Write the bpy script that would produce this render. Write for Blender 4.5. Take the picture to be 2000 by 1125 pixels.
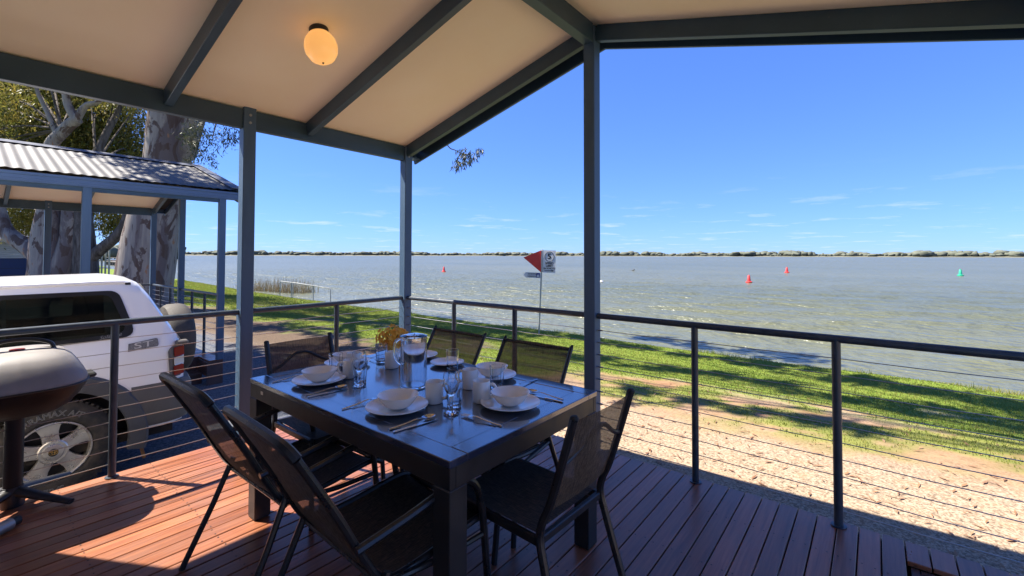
import bpy, bmesh, math, random
import numpy as np
from mathutils import Vector, Matrix
random.seed(7); rng = np.random.default_rng(11)
for o in list(bpy.data.objects): bpy.data.objects.remove(o)
scene = bpy.context.scene
col = scene.collection
R = math.radians

# ------------------------------------------------------------------ camera
cam = bpy.data.cameras.new('camera'); camo = bpy.data.objects.new('camera', cam); col.objects.link(camo)
YAW, PITCH, ROLL = .6798, .0242, .0022
fw = Vector((-math.sin(YAW)*math.cos(PITCH), math.cos(YAW)*math.cos(PITCH), math.sin(PITCH)))
rt = Vector((math.cos(YAW), math.sin(YAW), 0)); up = rt.cross(fw)
r2 = rt*math.cos(ROLL)+up*math.sin(ROLL); u2 = up*math.cos(ROLL)-rt*math.sin(ROLL)
camo.matrix_world = Matrix(((r2.x, u2.x, -fw.x, 3.8331), (r2.y, u2.y, -fw.y, -2.9689), (r2.z, u2.z, -fw.z, 1.4274), (0, 0, 0, 1)))
cam.sensor_width = 36; cam.sensor_fit = 'HORIZONTAL'; cam.lens = 36*879.6/2000; cam.shift_y = -85.2/2000
cam.clip_start = .02; cam.clip_end = 9000
scene.camera = camo

# ------------------------------------------------------------------ sky, sun, exposure
SUN = Vector((-.594, -.335, 1.0)).normalized()
world = bpy.data.worlds.new('World'); scene.world = world; world.use_nodes = True
wn = world.node_tree.nodes; wl = world.node_tree.links; wn.clear()
wout = wn.new('ShaderNodeOutputWorld'); bg = wn.new('ShaderNodeBackground'); sky = wn.new('ShaderNodeTexSky')
sky.sky_type = 'NISHITA'; sky.sun_disc = False
sky.sun_elevation = math.asin(SUN.z); sky.sun_rotation = math.atan2(SUN.x, SUN.y)
sky.air_density = 1.0; sky.dust_density = 0.0; sky.ozone_density = 4.0; sky.altitude = 300
bg.inputs['Strength'].default_value = .058
# small fair-weather clouds low over the horizon, laid out on a flat layer high above the lake
tc = wn.new('ShaderNodeTexCoord'); sx = wn.new('ShaderNodeSeparateXYZ'); wl.new(tc.outputs['Generated'], sx.inputs[0])
def wmath(op, a, b=None, clamp=False):
    n = wn.new('ShaderNodeMath'); n.operation = op; n.use_clamp = clamp
    for i, v in enumerate((a, b)):
        if v is None: continue
        if isinstance(v, (int, float)): n.inputs[i].default_value = v
        else: wl.new(v, n.inputs[i])
    return n.outputs[0]
zc = wmath('ADD', wmath('MAXIMUM', sx.outputs[2], 0.0), .035)
px = wmath('DIVIDE', sx.outputs[0], zc); py = wmath('DIVIDE', sx.outputs[1], zc)
cv = wn.new('ShaderNodeCombineXYZ'); wl.new(px, cv.inputs[0]); wl.new(py, cv.inputs[1])
nz = wn.new('ShaderNodeTexNoise'); wl.new(cv.outputs[0], nz.inputs['Vector'])
nz.inputs['Scale'].default_value = .95; nz.inputs['Detail'].default_value = 7; nz.inputs['Roughness'].default_value = .62
mr = wn.new('ShaderNodeMapRange'); wl.new(nz.outputs['Fac'], mr.inputs[0])
mr.inputs[1].default_value = .56; mr.inputs[2].default_value = .72
band = wn.new('ShaderNodeMapRange'); wl.new(sx.outputs[2], band.inputs[0])
band.inputs[1].default_value = .17; band.inputs[2].default_value = .05
fac = wmath('MULTIPLY', wmath('MULTIPLY', mr.outputs[0], band.outputs[0]), .48, True)
mix = wn.new('ShaderNodeMixRGB'); wl.new(fac, mix.inputs[0]); gain = wn.new('ShaderNodeMixRGB'); gain.blend_type = 'MULTIPLY'; gain.inputs[0].default_value = 1.0; gam = wn.new('ShaderNodeGamma'); gam.inputs[1].default_value = .68; wl.new(sky.outputs[0], gam.inputs[0]); wl.new(gam.outputs[0], gain.inputs[1]); gain.inputs[2].default_value = (.555, .90, 1.85, 1)
wl.new(gain.outputs[0], mix.inputs[1]); mix.inputs[2].default_value = (4.6, 4.9, 5.6, 1)
wl.new(mix.outputs[0], bg.inputs['Color']); wl.new(bg.outputs[0], wout.inputs[0])
sun = bpy.data.lights.new('sun', 'SUN'); sun.energy = 4.1; sun.angle = R(.55); sun.color = (1, .93, .82)
suno = bpy.data.objects.new('sun', sun); col.objects.link(suno); suno.rotation_euler = SUN.to_track_quat('Z', 'Y').to_euler(); suno.location = (-8, -6, 14)
scene.view_settings.view_transform = 'Standard'; scene.view_settings.look = 'None'
scene.view_settings.exposure = 1.92; scene.view_settings.gamma = 1.0; scene.view_settings.use_curve_mapping = False
scene.render.engine = 'CYCLES'
scene.cycles.max_bounces = 14; scene.cycles.diffuse_bounces = 5; scene.cycles.glossy_bounces = 4
scene.cycles.transparent_max_bounces = 24; scene.cycles.transmission_bounces = 14
scene.render.resolution_x = 1024; scene.render.resolution_y = 576

# ------------------------------------------------------------------ materials
MATS = {}
class NT:
    def __init__(s, name):
        s.m = bpy.data.materials.new(name); s.m.use_nodes = True; s.t = s.m.node_tree; s.n = s.t.nodes; s.l = s.t.links
        s.b = s.n['Principled BSDF']; s.out = s.n['Material Output']; MATS[name] = s.m
    def new(s, t, **kw):
        n = s.n.new(t)
        for k, v in kw.items(): setattr(n, k, v)
        return n
    def coord(s, scale=(1, 1, 1), rot=(0, 0, 0), kind='Object'):
        c = s.new('ShaderNodeTexCoord'); m = s.new('ShaderNodeMapping'); s.l.new(c.outputs[kind], m.inputs[0])
        m.inputs['Scale'].default_value = scale; m.inputs['Rotation'].default_value = rot; return m.outputs[0]
    def wcoord(s, scale=(1, 1, 1)):
        g = s.new('ShaderNodeNewGeometry'); m = s.new('ShaderNodeMapping'); s.l.new(g.outputs['Position'], m.inputs[0])
        m.inputs['Scale'].default_value = scale; return m.outputs[0]
    def noise(s, vec, scale, detail=4, rough=.55, dist=0):
        n = s.new('ShaderNodeTexNoise'); s.l.new(vec, n.inputs['Vector']); n.inputs['Scale'].default_value = scale
        n.inputs['Detail'].default_value = detail; n.inputs['Roughness'].default_value = rough; n.inputs['Distortion'].default_value = dist
        return n.outputs['Fac']
    def voro(s, vec, scale, feat='F1'):
        n = s.new('ShaderNodeTexVoronoi'); n.feature = feat; s.l.new(vec, n.inputs['Vector']); n.inputs['Scale'].default_value = scale; return n
    def ramp(s, fac, stops):
        n = s.new('ShaderNodeValToRGB'); s.l.new(fac, n.inputs[0]); e = n.color_ramp.elements
        while len(e) < len(stops): e.new(.5)
        for i, (p, c) in enumerate(stops):
            e[i].position = p; e[i].color = (c, c, c, 1) if isinstance(c, (int, float)) else (*c, 1)
        return n.outputs[0]
    def mix(s, fac, a, b, mode='MIX'):
        n = s.new('ShaderNodeMixRGB'); n.blend_type = mode
        for i, v in enumerate((fac, a, b)):
            if isinstance(v, (int, float)): n.inputs[i].default_value = v if i == 0 else (v, v, v, 1)
            elif isinstance(v, tuple): n.inputs[i].default_value = (*v, 1)
            else: s.l.new(v, n.inputs[i])
        return n.outputs[0]
    def math(s, op, a, b=0.0, clamp=False):
        n = s.new('ShaderNodeMath', operation=op, use_clamp=clamp)
        for i, v in enumerate((a, b)):
            if isinstance(v, (int, float)): n.inputs[i].default_value = v
            else: s.l.new(v, n.inputs[i])
        return n.outputs[0]
    def set(s, **kw):
        names = dict(color='Base Color', rough='Roughness', metal='Metallic', spec='Specular IOR Level', ior='IOR', coat='Coat Weight', coatr='Coat Roughness', trans='Transmission Weight', alpha='Alpha', sub='Subsurface Weight', emit='Emission Color', emits='Emission Strength', sheen='Sheen Weight')
        for k, v in kw.items():
            i = s.b.inputs[names[k]]
            if isinstance(v, tuple): i.default_value = (*v, 1)
            elif isinstance(v, (int, float)): i.default_value = v
            else: s.l.new(v, i)
        return s
    def bump(s, h, strength=.3, dist=.01):
        n = s.new('ShaderNodeBump'); n.inputs['Strength'].default_value = strength; n.inputs['Distance'].default_value = dist
        s.l.new(h, n.inputs['Height']); s.l.new(n.outputs[0], s.b.inputs['Normal']); return s

def plain(name, color, rough=.5, metal=0, var=.12, scale=9, bump=0, **kw):
    t = NT(name); v = t.noise(t.coord(), scale, 5)
    c = t.mix(t.ramp(v, [(.3, 0), (.72, 1)]), tuple(x*(1-var) for x in color), tuple(min(1, x*(1+var)) for x in color))
    t.set(color=c, rough=t.ramp(v, [(.3, max(.02, rough-.07)), (.7, min(1, rough+.09))]), metal=metal, **kw)
    if bump: t.bump(t.noise(t.coord(), scale*14, 3), bump, .004)
    return t

# painted steel of the veranda
t = NT('steel_blue'); w = t.noise(t.wcoord((1, 1, 1)), 3.2, 6); fine = t.noise(t.wcoord((1, 1, 1)), 55, 3)
c = t.mix(t.ramp(w, [(.35, 0), (.7, 1)]), (.028, .060, .090), (.038, .078, .115))
c = t.mix(t.ramp(fine, [(.70, 0), (.76, .5)]), c, (.10, .12, .14)); t.set(color=c, rough=.42).bump(fine, .06, .003)
t = NT('post_paint'); w = t.noise(t.wcoord((6, 6, .8)), 3, 6); sp = t.noise(t.wcoord(), 70, 3)
c = t.mix(t.ramp(w, [(.3, 0), (.75, 1)]), (.05, .095, .155), (.066, .12, .19)); c = t.mix(t.ramp(sp, [(.69, 0), (.74, .55)]), c, (.2, .21, .2))
t.set(color=c, rough=.48).bump(w, .05, .004)
plain('gutter_paint', (.075, .125, .215), .35, var=.08, scale=2)
plain('railing_paint', (.035, .048, .064), .38, var=.2, scale=20, bump=.08)
t = NT('wire_steel'); t.set(color=(.42, .40, .37), rough=.38, metal=.85)
t = NT('ceiling_board'); v = t.noise(t.wcoord(), 2.2, 6); f2 = t.noise(t.wcoord((1, 1, 1)), 160, 2)
t.set(color=t.mix(t.ramp(v, [(.3, 0), (.7, 1)]), (.94, .81, .60), (.96, .85, .65)), rough=.65).bump(f2, .12, .002)
# deck timber
t = NT('deck_timber'); oi = t.new('ShaderNodeObjectInfo'); rnd = oi.outputs['Random']
cm = t.new('ShaderNodeCombineXYZ'); t.l.new(t.math('MULTIPLY', rnd, 37.0), cm.inputs[0]); t.l.new(t.math('MULTIPLY', rnd, 91.0), cm.inputs[1])
va = t.new('ShaderNodeVectorMath', operation='ADD'); t.l.new(t.coord((1, .05, 1)), va.inputs[0]); t.l.new(cm.outputs[0], va.inputs[1])
g1 = t.noise(va.outputs[0], 55, 6, .6, .6); vb = t.new('ShaderNodeVectorMath', operation='ADD'); t.l.new(t.coord((1, .35, 1)), vb.inputs[0]); t.l.new(cm.outputs[0], vb.inputs[1])
g2 = t.noise(vb.outputs[0], 6, 4)
ca = t.mix(t.ramp(g1, [(.3, 0), (.7, 1)]), (.155, .052, .025), (.33, .118, .052))
ca = t.mix(t.ramp(g2, [(.4, 0), (.8, .5)]), ca, (.24, .13, .09))
hs = t.new('ShaderNodeHueSaturation'); t.l.new(ca, hs.inputs['Color']); t.l.new(t.math('ADD', t.math('MULTIPLY', rnd, .55), .72), hs.inputs['Value'])
stain = t.noise(t.wcoord(), 2.6, 5); cc = t.mix(t.ramp(stain, [(.58, 0), (.74, .35)]), hs.outputs[0], (.17, .09, .07))
t.set(color=cc, rough=t.ramp(g2, [(.3, .27), (.7, .42)]), spec=.55).bump(g1, .12, .003)
plain('screw_steel', (.05, .045, .045), .5, .6)
plain('fascia_timber', (.085, .04, .03), .55, var=.3, scale=6, bump=.1)
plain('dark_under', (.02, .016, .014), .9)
# table and chairs
t = NT('table_top'); v = t.noise(t.coord(), 14, 6); t.set(color=t.mix(v, (.010, .016, .042), (.016, .026, .062)), rough=t.ramp(v, [(.3, .2), (.7, .27)]), spec=1.0, coat=1.0, coatr=.10).bump(t.noise(t.coord(), 260, 2), .04, .001)  # black top; blue of the reflected sky is put into the base colour
MATS['table_top'].node_tree.nodes['Principled BSDF'].inputs['Coat IOR'].default_value = 1.78
plain('table_frame', (.028, .025, .025), .4, var=.2, scale=15, bump=.03)
plain('table_leg', (.028, .025, .025), .42, var=.2, scale=15, bump=.03)
plain('chair_tube', (.02, .019, .02), .32, var=.25, scale=18)
t = NT('sling_mesh'); vw = t.coord((1, 1, 1)); wv1 = t.noise(t.coord((1, .08, .08)), 420, 2); wv2 = t.noise(t.coord((.08, 1, 1)), 420, 2)
c = t.mix(t.ramp(wv1, [(.35, 0), (.65, 1)]), (.055, .040, .030), (.19, .14, .095)); c = t.mix(t.ramp(wv2, [(.4, 0), (.7, .5)]), c, (.035, .026, .02))
t.set(color=c, rough=.75, spec=.25); td = t.new('ShaderNodeBsdfTranslucent'); t.l.new(c, td.inputs[0]); m0 = t.new('ShaderNodeMixShader'); m0.inputs[0].default_value = .3; t.l.new(t.b.outputs[0], m0.inputs[1]); t.l.new(td.outputs[0], m0.inputs[2])
tr = t.new('ShaderNodeBsdfTransparent'); ms = t.new('ShaderNodeMixShader'); ms.inputs[0].default_value = .12
t.l.new(m0.outputs[0], ms.inputs[1]); t.l.new(tr.outputs[0], ms.inputs[2]); t.l.new(ms.outputs[0], t.out.inputs[0])
t = NT('seat_weave'); wv1 = t.noise(t.coord((1, .06, 1)), 380, 2); wv2 = t.noise(t.coord((.06, 1, 1)), 380, 2); c = t.mix(t.ramp(wv1, [(.4, 0), (.62, 1)]), (.028, .022, .018), (.10, .075, .052)); t.set(color=t.mix(t.ramp(wv2, [(.4, 0), (.65, .6)]), c, (.02, .015, .013)), rough=.7, spec=.3)
plain('rubber', (.012, .012, .012), .7)
t = NT('china'); v = t.noise(t.coord(), 6, 3); t.set(color=t.mix(v, (.90, .865, .80), (.93, .895, .835)), rough=.12, spec=.55, coat=.3)
t = NT('stoneware'); v = t.noise(t.coord(), 30, 3); t.set(color=t.mix(v, (.87, .84, .79), (.90, .87, .825)), rough=.2, spec=.5)
t = NT('cutlery_steel'); v = t.noise(t.coord((1, 9, 1)), 30, 3); t.set(color=(.62, .61, .60), rough=t.ramp(v, [(.3, .14), (.7, .26)]), metal=1)
for nm, tint, ior in (('drink_glass', (.97, .985, 1), 1.45), ('jug_acrylic', (.965, .98, 1), 1.40)): t = NT(nm); t.set(color=tint, rough=.015, trans=1.0, ior=ior)
t = NT('heavy_glass'); t.set(color=(.96, .98, 1), rough=.02, trans=1, ior=1.45)
# nature
t = NT('bark'); ob = t.coord((1, 1, .33)); n1 = t.noise(ob, .75, 6, .6, 1.1); n2 = t.noise(t.coord((1, 1, .45)), 2.1, 7, .6, .8); n3 = t.noise(t.coord((1, 1, .10)), 11, 5)
c = t.mix(t.ramp(n1, [(.42, 0), (.47, 1)]), (.14, .112, .108), (.28, .245, .21)); c = t.mix(t.ramp(n2, [(.535, 0), (.56, 1)]), c, (.095, .062, .05))
c = t.mix(t.ramp(n2, [(.34, 1), (.375, 0)]), c, (.33, .17, .09)); c = t.mix(t.ramp(n3, [(.35, .45), (.6, 0)]), c, (.13, .11, .10)); t.set(color=c, rough=.85, spec=.2).bump(t.mix(.5, n2, n3), .5, .05)
t = NT('dark_bark'); n1 = t.noise(t.coord((1, 1, .25)), 7, 6, .65, .6); c = t.mix(t.ramp(n1, [(.35, 0), (.7, 1)]), (.045, .036, .03), (.17, .145, .125)); t.set(color=c, rough=.9, spec=.15).bump(n1, .7, .05)
def leafmat(name, a, b, c3, tl=.35):
    t = NT(name); g = t.new('ShaderNodeNewGeometry'); rp = g.outputs['Random Per Island']
    big = t.noise(t.coord(), .55, 3)
    c = t.ramp(rp, [(0, a), (.55, b), (1, c3)]); c = t.mix(t.ramp(big, [(.4, 0), (.65, .5)]), c, c3)
    t.set(color=c, rough=.5, spec=.3); td = t.new('ShaderNodeBsdfTranslucent'); t.l.new(c, td.inputs[0]); ms = t.new('ShaderNodeMixShader'); ms.inputs[0].default_value = tl
    t.l.new(t.b.outputs[0], ms.inputs[1]); t.l.new(td.outputs[0], ms.inputs[2]); t.l.new(ms.outputs[0], t.out.inputs[0])
leafmat('gum_leaf', (.085, .11, .022), (.17, .175, .035), (.29, .22, .05)); leafmat('gum_leaf_grey', (.04, .055, .03), (.07, .085, .045), (.10, .09, .05), .2)
leafmat('grass_blade', (.10, .16, .016), (.17, .235, .026), (.33, .285, .085), .4)
leafmat('dry_leaf', (.16, .07, .03), (.25, .12, .05), (.30, .19, .10), .1)
leafmat('reed', (.20, .15, .09), (.28, .21, .12), (.16, .15, .07), .25)
leafmat('petal', (.80, .24, .02), (.90, .46, .05), (.95, .66, .16), .35)
t = NT('far_foliage'); v = t.noise(t.wcoord(), .045, 4); v2 = t.noise(t.wcoord(), .35, 3); c = t.mix(t.ramp(v, [(.3, 0), (.7, 1)]), (.10, .112, .085), (.15, .158, .12)); t.set(color=t.mix(t.ramp(v2, [(.4, 0), (.7, .6)]), c, (.08, .09, .08)), rough=.9, spec=.1)  # distance haze is put into the colour, paler than the leaves themselves
plain('far_land', (.12, .115, .075), .95, var=.3, scale=.02)
# ground, with zones carried by point attributes
t = NT('ground_cover')
def attr(n): a = t.new('ShaderNodeAttribute'); a.attribute_name = n; return a.outputs['Fac']
wc = t.wcoord(); fn = t.noise(wc, 38, 5, .78); md = t.noise(wc, 6, 5); st = t.voro(wc, 60); peb = t.ramp(st.outputs['Color'], [(0, .42), (.5, .95), (1, 1.05)])
gravel = t.mix(t.ramp(fn, [(.38, 0), (.58, 1)]), (.18, .125, .08), (.41, .315, .22)); gravel = t.mix(1.0, gravel, peb, 'MULTIPLY'); gravel = t.mix(t.ramp(md, [(.52, 0), (.7, .45)]), gravel, (.33, .20, .11))
blue = t.mix(1.0, t.mix(t.ramp(fn, [(.3, 0), (.7, 1)]), (.075, .083, .10), (.17, .18, .20)), t.ramp(st.outputs['Color'], [(0, .4), (1, 1.15)]), 'MULTIPLY')
dirt = t.mix(t.ramp(md, [(.3, 0), (.7, 1)]), (.20, .10, .055), (.31, .185, .105)); dirt = t.mix(t.ramp(fn, [(.55, 0), (.75, .5)]), dirt, (.14, .08, .05))
mulch = t.mix(t.ramp(fn, [(.38, 0), (.62, 1)]), (.05, .036, .026), (.15, .105, .07))
grass = t.mix(t.ramp(md, [(.3, 0), (.7, 1)]), (.10, .155, .02), (.17, .215, .034))
c = t.mix(attr('blue'), gravel, blue); c = t.mix(attr('mulch'), c, mulch); c = t.mix(attr('dirt'), c, dirt); c = t.mix(attr('grass'), c, grass)
t.set(color=c, rough=.95, spec=.12).bump(fn, .45, .008)
t = NT('lake_water'); wc = t.wcoord((.45, 1.0, 1)); a = t.noise(wc, 1.25, 3, .5, .4); b = t.noise(t.wcoord((.5, 1.0, 1)), 4.6, 3, .5); far = t.noise(t.wcoord((.012, .05, 1)), 1.0, 4)
mud = t.mix(t.ramp(far, [(.35, 0), (.65, 1)]), (.088, .097, .058), (.112, .117, .07)); t.set(color=mud, rough=.28, ior=1.33, spec=.46).bump(t.mix(.40, a, b), 1.0, .46)
# vehicle
t = NT('car_paint'); v = t.noise(t.coord(), 3, 4); t.set(color=t.mix(v, (.86, .85, .845), (.89, .88, .875)), rough=.28, coat=.7, coatr=.06)
plain('grey_cladding', (.075, .075, .08), .5, var=.1, scale=10, bump=.05); plain('bumper_grey', (.105, .095, .085), .45, var=.12, scale=7)
t = NT('tinted_glass'); t.set(color=(.006, .007, .008), rough=.05, spec=.6, coat=.4)
plain('black_trim', (.012, .012, .013), .35); plain('cabin_trim', (.10, .095, .09), .8)
t = NT('side_glass'); t.set(color=(.008, .009, .010), rough=.04, spec=.7); tr = t.new('ShaderNodeBsdfTransparent'); tr.inputs[0].default_value = (.50, .54, .50, 1); ms = t.new('ShaderNodeMixShader'); ms.inputs[0].default_value = .62; t.l.new(t.b.outputs[0], ms.inputs[1]); t.l.new(tr.outputs[0], ms.inputs[2]); t.l.new(ms.outputs[0], t.out.inputs[0])

t = NT('tyre_rubber'); v = t.noise(t.coord(), 16, 5); t.set(color=t.mix(t.ramp(v, [(.4, 0), (.75, 1)]), (.028, .026, .025), (.085, .066, .05)), rough=.85)
plain('alloy', (.62, .58, .52), .3, .75, var=.12, scale=14); plain('white_letter', (.22, .215, .21), .6); plain('gold', (.45, .28, .08), .35, .6)
plain('red_lens', (.26, .003, .003), .35, var=.1, spec=.25); plain('clear_lens', (.60, .58, .56), .15, coat=.5); plain('badge_grey', (.17, .17, .18), .5, var=.5, scale=90)
plain('spare_cover', (.055, .047, .04), .75, var=.35, scale=16, bump=.15)
# barbecue
plain('cast_lid', (.22, .205, .195), .55, 0, var=.1, scale=10, bump=.06); plain('black_enamel', (.014, .011, .010), .5, var=.2, spec=.25); plain('black_plastic', (.014, .014, .015), .45)
plain('foot_metal', (.38, .37, .36), .4, .6); plain('rust', (.20, .095, .035), .8, var=.3)
t = NT('opal_globe'); t.set(color=(.86, .60, .28), rough=.25, sub=.3, emit=(1.0, .45, .12), emits=.2)
# signs, buoys, buildings
plain('sign_face', (.50, .50, .53), .45, var=.05); plain('sign_red', (.55, .030, .018), .5, var=.12, scale=5); plain('sign_ink', (.015, .013, .02), .6); plain('sign_blue', (.02, .03, .20), .5); plain('galvanised', (.36, .37, .36), .45, .5)
plain('buoy_red', (.62, .035, .03), .5); plain('buoy_green', (.015, .33, .19), .5); plain('navy_cladding', (.012, .028, .095), .55, var=.1, scale=3); plain('pale_cladding', (.44, .43, .41), .6, var=.06, scale=3); plain('cream_wall', (.80, .73, .62), .6, var=.06, scale=3)
t = NT('corrugated'); v = t.noise(t.wcoord(), 1.3, 5); t.set(color=t.mix(t.ramp(v, [(.3, 0), (.7, 1)]), (.085, .083, .083), (.12, .115, .11)), rough=.6, metal=.1)
plain('ridge_paint', (.075, .085, .115), .45); plain('timber_weathered', (.16, .14, .12), .8, var=.25)

# ------------------------------------------------------------------ helpers
class MB:
    def __init__(s): s.v = []; s.f = []
    def add(s, vs, fs):
        o = len(s.v); s.v.extend(tuple(map(float, p)) for p in vs); s.f.extend(tuple(i+o for i in f) for f in fs); return s
    def box(s, lo, hi, b=0.0, M=None):
        bm = bmesh.new(); bmesh.ops.create_cube(bm, size=1)
        for v in bm.verts: v.co = Vector([(lo[i]+hi[i])/2+v.co[i]*(hi[i]-lo[i]) for i in range(3)])
        if b: bmesh.ops.bevel(bm, geom=bm.edges[:], offset=b, segments=1, affect='EDGES', profile=.5)
        if M is not None: bmesh.ops.transform(bm, matrix=M, verts=bm.verts[:])
        bm.verts.index_update(); s.add([v.co for v in bm.verts], [[v.index for v in f.verts] for f in bm.faces]); bm.free(); return s
    def beam(s, a, b, w, h, bev=.004, upv=(0, 0, 1)):
        a, b = Vector(a), Vector(b); y = (b-a); L = y.length; y.normalize(); x = y.cross(Vector(upv)).normalized(); z = x.cross(y)
        M = Matrix(((x.x, y.x, z.x, a.x), (x.y, y.y, z.y, a.y), (x.z, y.z, z.z, a.z), (0, 0, 0, 1)))
        return s.box((-w/2, 0, -h/2), (w/2, L, h/2), bev, M)
    def tube(s, pts, r, n=8, caps=True, flat=1.0):
        pts = [Vector(p) for p in pts]; k = len(pts); rs = r if isinstance(r, (list, tuple)) else [r]*k
        tang = [(pts[min(i+1, k-1)]-pts[max(i-1, 0)]).normalized() for i in range(k)]
        ref = Vector((0, 0, 1)) if abs(tang[0].z) < .9 else Vector((1, 0, 0)); u = tang[0].cross(ref).normalized(); vs = []
        for i in range(k):
            u = (u-tang[i]*u.dot(tang[i])).normalized(); w = tang[i].cross(u)
            for j in range(n):
                a = 2*math.pi*j/n; vs.append(pts[i]+(u*math.cos(a)+w*math.sin(a)*flat)*rs[i])
        fs = [(i*n+j, i*n+(j+1) % n, (i+1)*n+(j+1) % n, (i+1)*n+j) for i in range(k-1) for j in range(n)]
        if caps: fs += [tuple(reversed(range(n))), tuple(range((k-1)*n, k*n))]
        return s.add(vs, fs)
    def lathe(s, prof, n=32, M=None, sx=1.0, sy=1.0, close=True):
        vs = []
        for r_, z in prof:
            for j in range(n): a = 2*math.pi*j/n; vs.append(Vector((r_*math.cos(a)*sx, r_*math.sin(a)*sy, z)))
        fs = [(i*n+j, i*n+(j+1) % n, (i+1)*n+(j+1) % n, (i+1)*n+j) for i in range(len(prof)-1) for j in range(n)]
        if close: fs += [tuple(reversed(range(n))), tuple(range((len(prof)-1)*n, len(prof)*n))]
        if M is not None: vs = [M @ v for v in vs]
        return s.add(vs, fs)
    def prism(s, poly, fn, d0, d1):
        n = len(poly); vs = [fn(p[0], p[1], d0) for p in poly]+[fn(p[0], p[1], d1) for p in poly]
        fs = [tuple(reversed(range(n))), tuple(range(n, 2*n))]+[(i, (i+1) % n, n+(i+1) % n, n+i) for i in range(n)]
        return s.add(vs, fs)
    def grid(s, P):
        m, n = len(P), len(P[0]); return s.add([p for row in P for p in row], [(i*n+j, i*n+j+1, (i+1)*n+j+1, (i+1)*n+j) for i in range(m-1) for j in range(n-1)])
    def mesh(s, name, mat, smooth=False):
        me = bpy.data.meshes.new(name); me.from_pydata(s.v, [], s.f); me.materials.append(MATS[mat])
        if smooth:
            me.polygons.foreach_set('use_smooth', [True]*len(me.polygons))
            try: me.set_sharp_from_angle(angle=R(38))
            except Exception: pass
        bm = bmesh.new(); bm.from_mesh(me); bmesh.ops.recalc_face_normals(bm, faces=bm.faces[:]); bm.to_mesh(me); bm.free()
        return me
    def build(s, name, mat, parent=None, smooth=False, loc=(0, 0, 0), rz=0):
        o = bpy.data.objects.new(name, s.mesh(name, mat, smooth)); col.objects.link(o); o.parent = parent; o.location = loc; o.rotation_euler.z = rz; return o

def npmesh(name, verts, faces, mat, parent=None, smooth=False):
    me = bpy.data.meshes.new(name); V = np.asarray(verts, np.float32); F = np.asarray(faces, np.int32); k = F.shape[1]
    me.vertices.add(len(V)); me.vertices.foreach_set('co', V.ravel()); me.loops.add(F.size); me.loops.foreach_set('vertex_index', F.ravel())
    me.polygons.add(len(F)); me.polygons.foreach_set('loop_start', np.arange(0, F.size, k, dtype=np.int32)); me.polygons.foreach_set('loop_total', np.full(len(F), k, np.int32))
    if smooth: me.polygons.foreach_set('use_smooth', np.ones(len(F), bool))
    me.update(calc_edges=True); me.materials.append(MATS[mat]); o = bpy.data.objects.new(name, me); col.objects.link(o); o.parent = parent; return o

def tag(o, label=None, cat=None, group=None, kind=None):
    if label: o['label'] = label
    if cat: o['category'] = cat
    if group: o['group'] = group
    if kind: o['kind'] = kind
    return o
def thing(name, label, cat, loc=(0, 0, 0), rz=0, group=None):
    o = bpy.data.objects.new(name, None); col.objects.link(o); o.location = loc; o.rotation_euler.z = rz; o.empty_display_size = .1
    return tag(o, label, cat, group)
def copy_tree(o, parent=None):
    c = o.copy(); col.objects.link(c); c.parent = parent
    for ch in list(o.children): copy_tree(ch, c)
    return c
def dup(root, loc, rz=0, label=None):
    c = copy_tree(root); c.location = loc; c.rotation_euler.z = rz
    if label: c['label'] = label
    return c
def crom(pts, k=6):
    P = [Vector(p) for p in pts]; P = [P[0]*2-P[1]]+P+[P[-1]*2-P[-2]]; out = []
    for i in range(1, len(P)-2):
        for j in range(k):
            t_ = j/k; a, b, c_, d = P[i-1:i+3]
            out.append(.5*((2*b)+(c_-a)*t_+(2*a-5*b+4*c_-d)*t_**2+(3*b-a-3*c_+d)*t_**3))
    return out+[P[-2]]
def lerps(vals, n):
    x = np.linspace(0, len(vals)-1, n); return list(np.interp(x, range(len(vals)), vals))
def vnoise(x, y, seed=0):
    x = np.asarray(x, float); y = np.asarray(y, float); xi = np.floor(x).astype(int); yi = np.floor(y).astype(int); fx = x-xi; fy = y-yi; fx = fx*fx*(3-2*fx); fy = fy*fy*(3-2*fy)
    def h(a, b):
        n = np.sin(a*127.1+b*311.7+seed*74.7)*43758.5453; return n-np.floor(n)
    return (h(xi, yi)*(1-fx)+h(xi+1, yi)*fx)*(1-fy)+(h(xi, yi+1)*(1-fx)+h(xi+1, yi+1)*fx)*fy
def fbm(x, y, seed=0, o=4):
    s_ = 0; a = .5; tot = 0
    for i in range(o): s_ = s_+a*vnoise(x*2**i, y*2**i, seed+i); tot += a; a *= .5
    return s_/tot
def sstep(a, b, x): t_ = np.clip((x-a)/(b-a), 0, 1); return t_*t_*(3-2*t_)
def text(body, size, outline=0.0, extrude=0.0, shear=0.0, bold=0.0):
    cu = bpy.data.curves.new('lettering', 'FONT'); cu.body = body; cu.size = size; cu.align_x = 'CENTER'; cu.align_y = 'CENTER'; cu.shear = shear; cu.resolution_u = 3
    if outline: cu.fill_mode = 'NONE'; cu.bevel_depth = outline; cu.bevel_resolution = 0
    cu.extrude = extrude; cu.offset = bold
    o = bpy.data.objects.new('lettering', cu); col.objects.link(o); dg = bpy.context.evaluated_depsgraph_get(); me = bpy.data.meshes.new_from_object(o.evaluated_get(dg))
    v = [tuple(p.co) for p in me.vertices]; f = [tuple(p.vertices) for p in me.polygons]
    bpy.data.objects.remove(o); bpy.data.curves.remove(cu); bpy.data.meshes.remove(me); return v, f
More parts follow.
